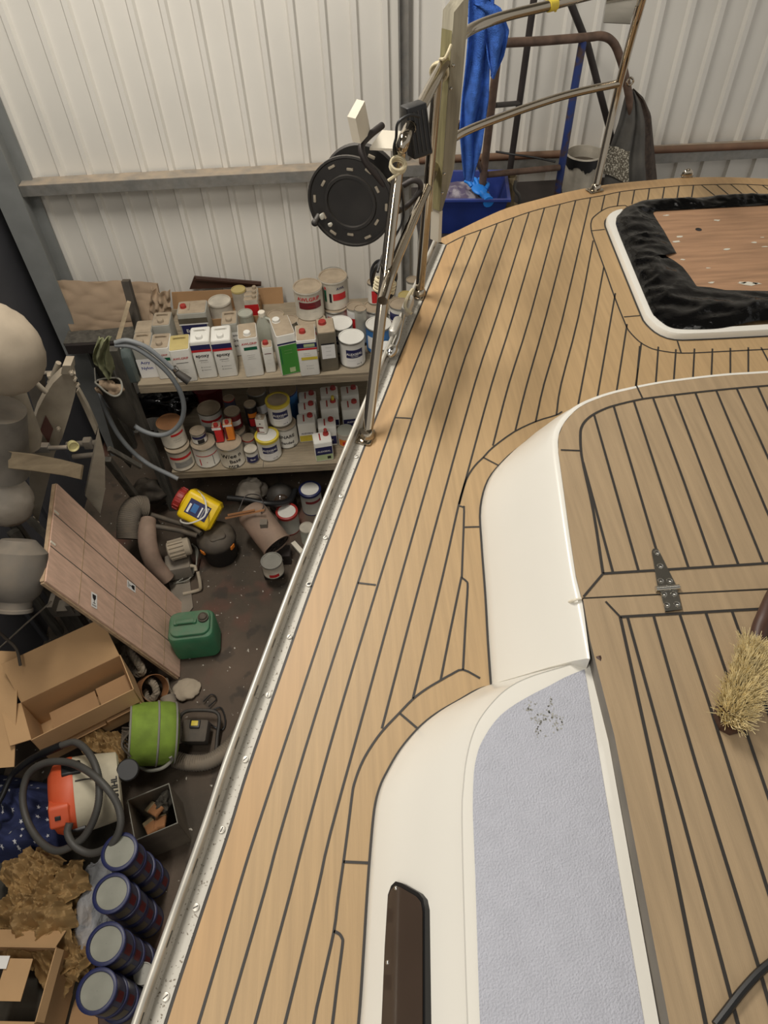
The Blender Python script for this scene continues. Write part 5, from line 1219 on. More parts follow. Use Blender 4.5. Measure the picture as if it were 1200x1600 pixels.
b = MB(); b.tube(wp(C6((480, 985), (620, 970)), 3.1), .016, 10); b.tube(wp(C6((440, 905), (660, 890)), 3.15), .018, 10); b.rbox(W(*C6((580, 895))[0], 3.14), (.05, .05, .06), 0, .008); mpart('shaft', b, M_shade)
b = MB(); b.prism(wp(C6((650, 820), (690, 985), (692, 1200), (660, 1360), (560, 1240)), 3.0), (-.012, .04, 0)); mpart('wedge_plate', b, M_dustymetal)
b = MB(); b.prism(wp(C6((500, 560), (515, 545), (575, 655), (640, 800), (628, 840), (560, 690)), 3.12), (0, .03, 0)); mpart('stay', b, M_dustymetal)
def beam(name, p, q, w, m, par=mach):
    b = MB(); d = (q - p); rq = axis_q(d); b.box((p + q) / 2, (w, w * .7, d.length), rq); return b.build(name, m, par, True)
beam('leg', W(35, 800, 2.95), V(-1.75, 2.75, 0.0), .06, M_oldwood)
beam('leg', W(*C6((705, 1000))[0], 3.3), V(-1.68, 3.56, 0), .05, M_oldwood)
beam('leg', W(20, 830, 2.7), V(-2.05, 2.6, 0), .06, M_oldwood)
beam('cross_rail', W(*C6((715, 930))[0], 3.25), W(*C6((926, 1050))[0], 3.35), .03, M_oldwood)
beam('cross_rail', W(8, 800, 2.75), W(60, 870, 2.75), .05, M_oldwood)
de = thing('dust_extractor', 'big dusty beige dust extractor bags at the left edge of the shed', 'dust extractor', (-2.05, 2.6, 0))
b = MB(); c = W(-8, 545, 2.72); b.ell(c, (.20, .17, .23), Matrix.Rotation(R(-10), 3, 'Y'), 0, 30, 20, lambda d: 1 + .05 * noise.noise(d * 3) + .02 * noise.noise(d * 9)); b.build('filter_bag', M_beige, de, True, 80)
b = MB(); c = W(8, 780, 2.62); b.ell(c, (.14, .13, .17), None, 0, 34, 24, lambda d: 1 + .05 * noise.noise(d * 4) + -.10 * abs(noise.noise(V(d.x * 5, d.y * 5, d.z * 1.2 + 3)))); b.build('collection_bag', M_lowerbag, de, True, 80)
b = MB(); b.tube([W(2, 640, 2.66), W(5, 735, 2.62)], [.11, .125], 24); b.build('drum', M_shade, de, True)
b = MB(); b.tube([W(-5, 850, 2.65), V(W(-5, 850, 2.65).x, 2.65, 0)], .03, 8); b.build('stand', M_oldwood, de, True)
bd = [W(x, y, Y) for (x, y), Y in zip(C6((-120, 930), (200, 962), (400, 1000), (540, 1036), (526, 1130), (420, 1105), (200, 1072), (-120, 1040)), (2.52, 2.56, 2.6, 2.63, 2.61, 2.585, 2.545, 2.505))]
b = MB(); b.prism(bd, (0, .012, -.018)); solo(b, 'plank_end', M_pine, 'pale dusty plank end jutting out across the curved machine plate', 'plank', sum(bd, Vector()) / 8)

# grey hose, bag and cloth on the rack post
H4 = lambda *l: [(80 + x / 3.53, 400 + y / 3.53) for x, y in l]
b = MB()
b.tube(smooth_path(wp(H4((352, 478), (420, 466), (520, 500), (600, 560), (650, 605), (690, 640)), 3.42), 6), .014, 12)
b.tube(smooth_path([W(x, y, Y) for (x, y), Y in zip(H4((352, 490), (450, 500), (550, 560), (640, 640), (705, 735), (732, 830), (715, 915), (660, 972), (590, 988), (500, 962), (420, 905), (350, 850), (290, 790), (268, 740), (275, 770), (310, 870), (370, 985), (450, 1080), (540, 1150), (650, 1205), (700, 1230)), [3.42] * 8 + [3.43, 3.44, 3.46, 3.5, 3.52, 3.54, 3.52, 3.5, 3.48, 3.46, 3.44, 3.42, 3.40])], 6), .015, 12)
hs = thing('hose_loop', 'grey hose hung in loops over the post at the left of the rack', 'hose', W(180, 540, 3.42)); b.build('hose_tube', M_hose, hs, True)
b = MB(); b.tube([W(*H4((685, 632))[0], 3.42), W(*H4((700, 648))[0], 3.41), W(*H4((762, 692))[0], 3.39)], [.018, .022, .026], 14); b.build('end_fitting', M_black, hs, True)
b = MB(); b.tube(wp(H4((676, 615), (690, 628)), 3.415), .018, 14); b.build('hose_clip', M_chrome2, hs, True)
b = MB()
Lc = wp(C6((650, 190), (625, 260), (612, 310), (625, 365), (690, 410), (720, 440)), 3.50); Rc = wp(C6((740, 178), (725, 220), (720, 290), (735, 350), (750, 400), (745, 425)), 3.50)
L_, R_ = resample(Lc, 24), resample(Rc, 24)
b.grid(lambda u, v_: L_[int(round(v_ * 23))].lerp(R_[int(round(v_ * 23))], u) - V(0, .05 * math.sin(PI * u) + .022 * math.sin(u * 14 + v_ * 4) + .03 * noise.noise(V(u * 4, v_ * 5, 2)), 0), 24, 24); b.solid(.005)
solo(b, 'olive_cloth', M_greencloth, 'crumpled olive green cloth hung on top of the rack post', 'cloth', Lc[0], ang=70)
tb = thing('tool_bag', 'dark cloth bag hanging open below the olive cloth on the rack post', 'bag', W(170, 640, 3.46))
b = MB(); ctr = W(*C6((715, 520))[0], 3.47)
ring = [W(x, y, Y) for (x, y), Y in zip(C6((628, 490), (690, 470), (780, 470), (803, 520), (790, 570), (750, 585), (700, 560), (655, 520)), (3.47, 3.53, 3.53, 3.47, 3.42, 3.40, 3.40, 3.42))]
ring = smooth_path(ring, 4, True)
rows = [ring, [p + V(.0, .0, -.08) + (ctr - p) * .05 for p in ring], [p + (ctr - p) * .1 + V(.02, 0, -.24) for p in ring], [ctr + (p - ctr) * .3 + V(.04, 0, -.34) for p in ring]]
g_ = b.loft(rows, closed=True); b.f(g_[-1]); b.build('bag_body', M_darkbag, tb, True, 70)
b = MB(); b.tube(ring, .006, 6, closed=True); b.build('rim', M_greyfab, tb, True)
b = MB(); b.tube([ring[0], W(*C6((622, 400))[0], 3.50)], .004, 6); b.build('strap', M_greyfab, tb, True)
b = crumple(ctr - V(0, 0, .02), (.075, .05, .06), 8.3, M_kraftdusty, 'contents', tb)
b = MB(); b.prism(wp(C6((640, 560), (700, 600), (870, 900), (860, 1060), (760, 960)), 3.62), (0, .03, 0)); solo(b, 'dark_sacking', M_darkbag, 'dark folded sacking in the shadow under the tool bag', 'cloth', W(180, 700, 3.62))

# crate panel leaning on the machine
Bp, Cp = U(284, 941, .012), U(281, 1058, .012)
best = None
for i in range(60):
    for j in range(60):
        zA, zD = .4 + i * .015, .4 + j * .015
        A, D = U(90, 756, zA), U(72, 908, zD)
        # a rectangle: AD parallel to BC
        e = ((A - D) - (Bp - Cp)).length
        if best is None or e < best[0]: best = (e, zA, zD, A, D)
A, Dp = best[3], best[4]
ctrp = (A + Bp + Cp + Dp) / 4
nA = ((Bp - A).cross(Dp - A)).normalized()
if nA.z < 0: nA = -nA
cpan = thing('plywood_crate_lid', 'large pinkish plywood crate lid with fragile stickers leaning at the left', 'crate lid', ctrp)
G = lambda u, v_: (A.lerp(Bp, u)).lerp(Dp.lerp(Cp, u), v_)
b = MB(); b.prism([A, Bp, Cp, Dp], nA * -.018); b.build('panel', M_ply, cpan, True)
b = MB()
for q0, q1 in ((A, Dp), (Dp, Cp), (A, Bp)): b.tube([q0 - nA * .02, q1 - nA * .02], .014, 4)
b.build('frame_batten', M_plyedge, cpan, True)
b = MB()
for u in (.20, .44, .66, .85): b.prism([G(u - .0025, .004), G(u + .0025, .004), G(u + .0025, .996), G(u - .0025, .996)], nA * .001, 0)
for v_ in (.33, .66): b.prism([G(.0, v_ - .004), G(1, v_ - .004), G(1, v_ + .004), G(0, v_ + .004)], nA * .0012, 1)
b.build('panel_lines', [M_plyedge, M_oldwood], cpan, True)
def on_panel(px, py): return onplane(px, py, A + nA * .002, nA)
for k, (x, y, rot_) in enumerate(((147, 938, 0), (205, 916, PI / 2))):
    c = on_panel(x, y); ux = (Bp - A).normalized(); uy = (A - Dp).normalized()
    ux = (ux - uy * ux.dot(uy)).normalized()
    upv = V(0, 0, 1) - nA * nA.z; upv.normalize()
    s1 = (on_panel(x, y - 10) - c).normalized(); s1 = (s1 - nA * s1.dot(nA)).normalized(); s2 = s1.cross(nA).normalized()
    if rot_: s1, s2 = s2 * 1.0, -s1
    Q = lambda a_, b_: c + s2 * a_ + s1 * b_ + nA * .0006
    b = MB(); w_, h_ = (.026, .045)
    b.poly([Q(-w_, -h_), Q(w_, -h_), Q(w_, h_), Q(-w_, h_)], 0)
    Q2 = lambda a_, b_: Q(a_, b_) + nA * .0006
    b.poly([Q2(-.016, .034), Q2(.016, .034), Q2(.014, .012), Q2(.006, .002), Q2(-.006, .002), Q2(-.014, .012)], 1)
    b.poly([Q2(-.0025, .002), Q2(.0025, .002), Q2(.0025, -.016), Q2(-.0025, -.016)], 1); b.poly([Q2(-.011, -.016), Q2(.011, -.016), Q2(.011, -.020), Q2(-.011, -.020)], 1)
    b.poly([Q2(-.018, -.028), Q2(.018, -.028), Q2(.018, -.036), Q2(-.018, -.036)], 2)
    b.build('fragile_sticker', [M_labelwhite, M_labelblack, M_labelgrey], cpan, True, fix=False)
for u, v_ in ((.01, .3), (.01, .62)):
    b = MB(); b.prism([G(u - .012, v_ - .01), G(u + .016, v_ - .01), G(u + .016, v_ + .01), G(u - .012, v_ + .01)], nA * .004); b.build('clip', M_bracket, cpan, True)

# yellow canister and its neighbours
yc = U(308, 793, .40); ax = V(-.80, .30, .42).normalized()
qy = Matrix((ax.cross(V(.25, -.6, .75)).normalized() * -1, V(0, 0, 0), ax)).transposed()
zx = ax; fxv = V(.25, -.75, .6); fxv = (fxv - zx * fxv.dot(zx)).normalized()      # local -y looks at the camera
qy = Matrix((fxv.cross(zx) * 1.0, -fxv, zx)).transposed()
if qy.determinant() < 0: qy = Matrix((-(fxv.cross(zx)), -fxv, zx)).transposed()
yt = thing('yellow_canister', 'bright yellow canister with red screw cap lying on its side', 'canister', yc, rot=qy)
b = MB(); b.rbox((0, 0, -.03), (.215, .215, .25), None, .034, 0, 4, .022); b.lathe([(.075, .085), (.068, .10), (.066, .12)], seg=28); b.build('can_body', M_yellow, yt)
b = MB(); b.lathe([(.074, .105), (.080, .11), (.080, .15), (.074, .16), (.05, .165)], seg=28)
for k in range(14): a = k * PI / 7; b.rbox((.080 * math.cos(a), .080 * math.sin(a), .13), (.010, .014, .04), Matrix.Rotation(a, 3, 'Z'), .003)
b.build('screw_cap', M_redcap, yt)
b = MB(); yy = -.1085; b.poly([V(-.055, yy, -.10), V(.055, yy, -.10), V(.055, yy, .055), V(-.055, yy, .055)], 1)
yy -= .0006
for z0, z1, x0, x1, m in ((.03, .045, -.045, .02, 0), (-.02, .02, -.03, .03, 7), (-.05, -.04, -.045, .03, 0), (-.065, -.058, -.045, .04, 9), (-.09, -.075, .01, .045, 0)): b.poly([V(x0, yy, z0), V(x1, yy, z0), V(x1, yy, z1), V(x0, yy, z1)], m)
b.build('printed_label', INK, yt, fix=False)
b = MB(); b.tube(smooth_path([V(-.10, .0, .06), V(-.125, -.10, .04), V(-.09, -.19, -.03), V(.0, -.20, -.09), V(.085, -.15, -.04), V(.105, -.05, .03), V(.10, 0, .06)], 6), .006, 8); b.build('handle', M_white, yt)

vb = U(347, 868, 0); bv = thing('black_vacuum', 'dusty black drum vacuum cleaner on the floor under the yellow canister', 'vacuum cleaner', (vb.x, vb.y, 0))
b = MB(); b.lathe([(.10, 0), (.115, .01), (.13, .17), (.134, .19)], seg=36); b.build('drum', M_blackclean, bv)
b = MB(); b.lathe([(.138, .188), (.14, .20), (.138, .215), (.12, .25), (.07, .275), (.001, .28)], seg=36, cap1=False); b.rbox((.02, -.03, .262), (.12, .10, .035), R(20), .03, 0, 4, .015); b.build('motor_lid', M_dustyblack, bv)
for a in (-.55, -2.25):
    b = MB(); b.rbox((.137 * math.cos(a), .137 * math.sin(a), .185), (.014, .04, .035), Matrix.Rotation(a, 3, 'Z'), .005); b.build('latch', M_labelorange, bv)

h0, h1 = U(392, 800, .30), U(432, 851, .20); ah = (h1 - h0).normalized(); qh = axis_q(ah)
ht = thing('space_heater', 'dusty pinkish cylindrical space heater lying on the floor by the rack', 'heater', h0, rot=qh); Lh = (h1 - h0).length
b = MB(); b.lathe([(.085, -.02), (.098, 0), (.108, .02), (.108, Lh), (.112, Lh + .003), (.112, Lh + .012), (.102, Lh + .012), (.098, Lh - .02)], seg=36, cap1=False); b.build('casing', M_pinkmetal, ht)
b = MB(); b.lathe([(.098, Lh - .02), (.001, Lh - .02)], seg=30, cap0=False, cap1=False)
b.build('inner_disc', M_dustyblack, ht)
b = MB()
for r_ in (.02, .036, .052, .068, .084, .098): b.tube([V(r_ * math.cos(t), r_ * math.sin(t), Lh + .002) for t in [i * PI / 14 for i in range(28)]], .0022, 5, closed=True)
for k in range(8): b.tube([V(0, 0, Lh + .002), V(.1 * math.cos(k * PI / 4), .1 * math.sin(k * PI / 4), Lh + .002)], .0022, 5)
b.build('grille', M_darksteel, ht)
b = MB(); qm = qh.inverted()
b.box(qm @ V(0, -.02, .112) + V(0, 0, Lh * .62), (.05, .05, .05), qm); b.build('switch_box', M_shade, ht)
b = MB(); hw = [U(372, 800, .40), U(384, 775, .44), U(404, 774, .46), U(412, 788, .42), U(408, 802, .38)]; b.tube(smooth_path(hw, 5), .004, 6); b.build('handle', M_darksteel, ht, True)
b = MB(); b.box((h1.x + .0, h1.y + .02, .05), (.16, .1, .1)); b.build('stand', M_darksteel, ht, True)
for k, (p0, p1) in enumerate((((352, 810, .40), (413, 797, .43)), ((356, 805, .42), (398, 797, .44)))):
    b = MB(); b.tube([U(*p0), U(*p1)], .008, 5); solo(b, 'wood_strip', M_labelorange if 0 else M_paperpink, ('orange brown timber strip lying across the heater', 'shorter timber strip lying on the heater behind the first')[k], 'strip', U(*p0))
bb = U(428, 895, .0); b = MB(); b.rbox((bb.x, bb.y, .06), (.14, .12, .12), R(8), .02); solo(b, 'black_tray', M_blackclean, 'small black plastic box on the floor under the silver tin', 'box', (bb.x, bb.y, 0))
round_tin('open silver tin with red lettering standing on the small black box', (424, 876), .24, .074, .12, M_tindirty, M_steel, M_steel, [(.15, .4, -.04, .03, IR)], wire='down', group='tins on the floor')
round_tin('white tin with red rim and stirring wire on the floor', (448, 799), .19, .078, .19, M_tingrey, M_tinwhite, M_redcap, collar=M_redcap, group='tins on the floor')
round_tin('grey tin with navy rim and white lid on the floor under the rack', (484, 764), .22, .08, .22, M_tingrey, M_tinwhite, M_navy, [(.6, .72, -.05, .08, IM)], collar=M_navy, group='tins on the floor')
round_tin('small cloudy pot with pale lid next to the toe rail on the floor', (479, 824), .16, .052, .16, M_clearjug, M_tindirty, M_tindirty, group='tins on the floor')
b = MB(); b.box(U(465, 856, .03), (.035, .12, .025), R(35)); solo(b, 'white_offcut', M_bracket, 'short white painted offcut on the floor by the heater', 'offcut', U(465, 856, .02))
sp_ = U(436, 766, .2); hm = thing('dark_helmet', 'round black dusty visor helmet on the floor under the rack', 'helmet', (sp_.x, sp_.y, .0))
b = MB(); b.ell((0, 0, .12), (.105, .11, .12), None, 0, 24, 16); b.build('shell', M_black, hm)
b = MB(); b.ell((.01, -.05, .14), (.07, .07, .08), None, 0, 20, 12); b.build('visor', M_glass, hm)
b = crumple(U(392, 766, .12), (.12, .09, .10), 3.1, None, None, None, k=.3); solo(b, 'clear_sack', M_lowerbag, 'dusty clear plastic sack slumped under the rack behind the heater', 'sack', U(392, 766, .12), ang=70)
cord('black_hose', [U(356, 778, .30), U(385, 781, .30), U(420, 787, .28), U(450, 783, .22), U(462, 765, .2)], .022, M_blackclean, 'black hose lying behind the heater under the rack', 'hose', seg=12)
b = crumple(U(232, 768, .22), (.12, .09, .10), 6.5, None, None, None, k=.3); solo(b, 'old_boot', M_dustyblack, 'dusty dark crumpled work boot in the corner behind the blower', 'boot', U(232, 768, .15), ang=70)

# blower
bw = thing('dust_blower', 'dusty grey motor blower with curved pink duct beside the crate lid', 'blower', U(270, 880, 0))
b = MB(); P = smooth_path([U(232, 812, .42), U(230, 830, .40), U(232, 855, .33), U(242, 882, .22), U(262, 905, .10)], 6); b.tube(P, [.052 + .012 * math.sin(PI * i / (len(P) - 1)) for i in range(len(P))], 20); b.build('outlet_duct', M_pinkmetal, bw, True)
b = MB(); m0, m1 = U(262, 862, .26), U(298, 852, .26); b.tube([m0, m0.lerp(m1, .05), m0.lerp(m1, .95), m1], [.05, .062, .062, .045], 24); qm_ = axis_q(m1 - m0)
for k in range(16): a = k * PI / 8; b.box(m0.lerp(m1, .4) + qm_ @ V(.066 * math.cos(a), .066 * math.sin(a), 0), (.012, .004, .10), qm_ @ Matrix.Rotation(a, 3, 'Z'))
b.build('motor', M_dustymetal, bw, True)
b = MB(); b.rbox(U(280, 885, .10), (.17, .14, .12), R(10), .01); b.build('base', M_shade, bw, True)
b = MB(); b.tube(smooth_path([U(252, 893, .14), U(300, 884, .14), U(306, 892, .12)], 3), .012, 8); b.tube(smooth_path([U(286, 928, .02), U(310, 922, .02), U(313, 915, .05), U(309, 893, .12)], 4), .012, 8); b.build('carry_frame', M_dustymetal, bw, True)
b = MB(); P = resample(smooth_path([U(228, 792, .40), U(210, 793, .44), U(202, 810, .42), U(200, 842, .34)], 8), 60); b.tube(P, [.075 + .004 * (i % 2) for i in range(60)], 20); b.build('flexible_duct', M_duct, bw, True)
b = MB()
for k in range(4): b.tube(smooth_path([U(272 + 4 * k, 912 - 2 * k, .02 + .01 * k), U(295, 905 - 6 * k, .04), U(306, 885, .06 + .01 * k), U(309 - k, 860, .12), U(300, 850, .2)], 5), .005, 6)
b.build('cable', M_greyfab, bw, True)
cord('black_pipe', [U(206, 817, .40), U(240, 822, .40), U(280, 829, .36), U(308, 837, .33)], .018, M_dustyblack, 'thick dark pipe lying across the blower', 'pipe', seg=12)
cord('black_pipe', [U(232, 803, .36), U(265, 813, .35), U(300, 824, .33), U(314, 834, .32)], .018, M_dustyblack, 'second dark pipe running behind the first under the yellow canister', 'pipe', seg=12)
b = MB(); b.prism([U(x, y, .004) for x, y in ((262, 905), (296, 900), (302, 950), (282, 975))], (0, 0, .01)); solo(b, 'grey_plate', M_shade, 'grey metal plate on the floor behind the green canister', 'plate', U(285, 935, 0))

# green canister
gj = U(312, 1008, 0); gt = thing('green_canister', 'dusty green plastic fuel canister standing on the concrete floor', 'canister', (gj.x, gj.y, 0), R(4))
b = MB(); b.rbox((0, 0, .13), (.29, .22, .26), None, .05, 0, 5, .03); b.rbox((0, 0, .265), (.25, .18, .03), None, .05, 0, 5, .012); b.build('can_body', M_green, gt)
b = MB(); b.rbox((-.025, 0, .296), (.12, .034, .022), None, .011, 0, 4, .009); b.rbox((-.085, 0, .286), (.03, .034, .03), None, .01); b.rbox((.03, 0, .286), (.03, .034, .03), None, .01); b.build('handle', M_green, gt)
b = MB(); b.lathe([(.034, .275), (.034, .295), (.028, .298), (.026, .31), (.022, .313), (.018, .308), (.001, .308)], (.085, .02, 0), None, 22, cap1=False); b.build('screw_cap', M_dustyblack, gt)

# cartons
def carton(name_label, loc, rz, L, Wd, H, flaps, th=.005, tilt=None, m=M_card):
    t = thing('cardboard_box', name_label, 'box', loc, rz, rot=tilt)
    b = MB(); b.box((0, 0, th / 2), (L, Wd, th))
    for c, s in (((0, -Wd / 2, H / 2), (L, th, H)), ((0, Wd / 2, H / 2), (L, th, H)), ((-L / 2, 0, H / 2), (th, Wd, H)), ((L / 2, 0, H / 2), (th, Wd, H))): b.box(c, s)
    b.build('carton', m, t)
    for side, ln, ang in flaps:
        b = MB()
        if side in 'fb':
            s = -1 if side == 'f' else 1
            b.box((0, s * ln / 2, 0), (L * .99, ln, th)); q = Matrix.Rotation(s * ang, 3, 'X'); o = V(0, s * Wd / 2, H)
        else:
            s = -1 if side == 'l' else 1
            b.box((s * ln / 2, 0, 0), (ln, Wd * .98, th)); q = Matrix.Rotation(-s * ang, 3, 'Y'); o = V(s * L / 2, 0, H)
        b.bm.transform(Matrix.Translation(o) @ q.to_4x4()); b.build('flap', m, t)
    return t
bx = U(128, 1092, .52); carton('large open cardboard box with its long flap raised below the crate lid', (bx.x - .03, bx.y + .02, .24), R(28), .56, .25, .28, [('b', .24, R(48)), ('f', .12, R(-82)), ('r', .13, R(-100)), ('l', .10, R(20))])
b = MB(); p = U(112, 1125, .36); 
rq = Matrix.Rotation(R(28), 3, 'Z')
bc_ = V(bx.x, bx.y, .36)
b.box(bc_ + rq @ V(-.08, 0, 0), (.26, .24, .005), rq); b.box(bc_ + rq @ V(.16, .0, .012), (.2, .24, .005), rq); solo(b, 'loose_cardboard', M_cardin, 'loose cardboard flaps lying inside the large open box', 'cardboard', bc_)
pb4 = [U(-30, 1016, .62), U(29, 1018, .62), U(22, 1198, .50), U(-30, 1202, .50)]
b = MB(); b.prism(pb4, ((pb4[1] - pb4[0]).cross(pb4[3] - pb4[0])).normalized() * .006); solo(b, 'cardboard_sheet', M_card, 'flat upright cardboard panel at the left edge beside the open box', 'cardboard', pb4[0])
bcx = U(10, 1535, .40); carton('open cardboard carton in the bottom left corner', (bcx.x - .03, bcx.y, .08), R(-4), .42, .28, .32, [('b', .10, R(-40)), ('r', .05, R(-70)), ('f', .20, R(8))])
b = MB(); p = U(20, 1530, .40); b.box((p.x, p.y, .39), (.12, .16, .005), R(-4)); solo(b, 'loose_flap', M_card, 'small loose cardboard piece on top of the corner carton', 'cardboard', (p.x, p.y, .39))
b = MB(); p = U(3, 1503, .41); b.box((p.x, p.y, .402), (.05, .05, .002), R(-4)); solo(b, 'paper_note', M_labelwhite, 'small white paper note on the corner carton', 'paper', (p.x, p.y, .40))
b = MB(); b.prism([U(74, 1506, .03), U(148, 1500, .03), U(160, 1700, .03), U(60, 1700, .03)], (0, 0, .008)); solo(b, 'cardboard_sheet', M_cardin, 'flat cardboard sheet on the floor between the carton and the tin stacks', 'cardboard', U(110, 1560, .03))
b = MB(); b.prism([U(150, 1585, .02), U(225, 1585, .02), U(225, 1700, .02), U(150, 1700, .02)], (0, 0, .006)); solo(b, 'brown_board', M_brushwood, 'dark brown board on the floor in front of the tin stacks', 'board', U(185, 1640, .02))

# stacks of navy tins: each tin is a thing of its own
GS = 'navy rimmed tins stacked on the floor'
proto = None
where = ('farthest from the corner carton', 'second from the far end', 'third from the far end', 'nearest the photo bottom')
lay = ('topmost tin', 'second tin from the top', 'third tin from the top', 'bottom tin')
for s_, (x, y) in enumerate(((187, 1330), (174, 1394.5), (166, 1474), (152.5, 1548))):
    topp = U(x, y, .575)
    for k in range(4):
        z0 = .4340 - k * .1445
        lab = '%s with navy rim in the stack %s' % (lay[k], where[s_])
        off = V(random.uniform(-.004, .004), random.uniform(-.004, .004), 0)
        loc = V(topp.x, topp.y, z0) + off
        if proto is None:
            proto = round_tin(lab, None, 0, .0815, .139, M_tindull, M_lid, M_navy, [(.2, .75, .02, .06, IM), (.15, .7, -.06, .0, ITD)], [], 0, GS, collar=M_navy, loc=loc)
        else:
            c = copy_tree(proto, None, loc); c['label'] = lab
round_tin('small silver lidded tin against the toe rail near the bottom stack', (224, 1521), .26, .046, .26, M_tinwhite, M_steel, M_steel, group='tins on the floor')

# orange and cream vacuum lying in the heap
O2 = lambda *l: [(x / 3.158, 1080 + y / 3.158) for x, y in l]
vz = .42
vcx = U(128, 1240, vz); axv = V(-.93, -.28, .26).normalized(); qv = axis_q(axv)
vt = thing('orange_vacuum', 'orange and cream wet vacuum lying on its side in the heap', 'vacuum cleaner', vcx, rot=qv)
b = MB(); b.lathe([(.15, -.19), (.17, -.18), (.185, -.05), (.19, .02), (.19, .035)], seg=40); b.build('tank', M_cream, vt)
b = MB(); b.lathe([(.192, .03), (.194, .045), (.19, .075), (.165, .125), (.12, .15), (.001, .155)], seg=40, cap1=False); b.build('motor_head', M_orange, vt)
camd = (CAM - vcx).normalized(); lc_ = qv.inverted() @ camd; la = math.atan2(lc_.y, lc_.x)
def vl(a, r, z): return V(math.cos(a) * r, math.sin(a) * r, z)
b = MB(); b.rbox(vl(la - .45, .15, .10), (.10, .12, .10), Matrix.Rotation(la - .45, 3, 'Z'), .02, 0, 4, .012); b.build('handle_box', M_orange, vt)
b = MB(); b.rbox(vl(la - .45, .203, .11), (.006, .022, .026), Matrix.Rotation(la - .45, 3, 'Z'), .003); b.build('switch', M_blackclean, vt)
for a in (la + .75, la - 1.15):
    b = MB(); b.rbox(vl(a, .188, .035), (.03, .08, .09), Matrix.Rotation(a, 3, 'Z'), .01); b.build('catch', M_blackclean, vt)
b = MB(); b.text('STIHL', .040, lambda X, Y: vl(la - .02 + X / .175, .1735 + .1 * (Y), -.172 + Y), 0, .03); b.build('lettering', M_labelblack, vt, fix=False)
b = MB(); ww = U(200, 1203, .52); b.lathe([(.05, -.014), (.055, -.01), (.055, .01), (.05, .014)], ww, axis_q((.2, -.3, 1)), 28); b.build('wheel', M_blackclean, vt, True)
b = MB(); b.tube(smooth_path([vl(la + .35, .192, .02), vl(la + .33, .196, -.03), vl(la + .30, .190, -.08)], 4), .004, 6); b.build('clip_wire', M_darksteel, vt)
hz2 = .60
hp2 = O2((300, 268), (370, 252), (430, 295), (475, 380), (490, 480), (480, 580), (440, 680), (385, 745), (285, 788), (200, 742), (135, 640), (112, 520), (140, 410), (220, 355), (330, 350), (430, 392), (520, 470), (580, 560), (595, 660), (550, 755), (455, 800), (375, 770), (335, 705), (343, 650))
hzs = [.62, .64, .66, .67, .66, .62, .55, .50, .46, .44, .44, .48, .55, .62, .66, .70, .70, .66, .62, .56, .50, .50, .52, .54]
vh = thing('vacuum_hose', 'dark flexible hose looped twice over the orange vacuum', 'hose', U(40, 1200, .5))
P = smooth_path([U(x, y, z) for (x, y), z in zip(hp2, hzs)], 8); P = resample(P, 420)
b = MB(); b.tube(P, [.0175 + .0012 * (i % 2) for i in range(len(P))], 12); b.build('hose_tube', M_vachose, vh, True)
b = MB(); b.tube(smooth_path([U(x, y, z) for (x, y), z in zip(O2((-40, 600), (10, 520), (55, 420), (110, 365), (180, 320), (250, 290), (302, 268)), (.40, .42, .46, .52, .56, .60, .62))], 5), [.014] * 12 + [.017] * 10 + [.021] * 9, 14); b.build('wand', M_blackclean, vh, True)

# star cloth
def heap(u, v_):
    L, R_2 = U(-40, 1185, .30), U(130, 1215, .32); L2, R2 = U(-40, 1365, .22), U(118, 1352, .20)
    p = L.lerp(R_2, u).lerp(L2.lerp(R2, u), v_)
    e = min(1, 4 * u, 4 * (1 - u), 4 * v_, 4 * (1 - v_))
    return V(p.x, p.y, p.z * (.35 + .65 * e) + .05 * e * noise.noise(V(u * 3, v_ * 3, 7)) + .05 * e * (1 - abs(noise.noise(V(u * 5, v_ * 6, 3))) * 2) - .02)
sc = thing('star_cloth', 'navy cloth printed with white stars heaped under the vacuum', 'cloth', U(40, 1280, .1))
b = MB(); b.grid(heap, 60, 60); b.solid(.006); random.seed(11)
for k in range(60):
    u, v_ = random.uniform(.05, .95), random.uniform(.05, .95); s = random.uniform(.05, .09) * .32; a0_ = random.random() * 6
    pts = []
    for i in range(10):
        r_ = s if i % 2 == 0 else s * .42
        uu, vv = u + r_ * math.cos(a0_ + i * PI / 5) * .9, v_ + r_ * math.sin(a0_ + i * PI / 5)
        pts.append(heap(min(1, max(0, uu)), min(1, max(0, vv))) + V(0, 0, .004))
    c = b.v(heap(u, v_) + V(0, 0, .004)); vs_ = [b.v(p) for p in pts]
    for i in range(10): b.f([c, vs_[i], vs_[(i + 1) % 10]], 1)
b.build('fabric', [M_starcloth, M_star], sc, True, 80, fix=False)

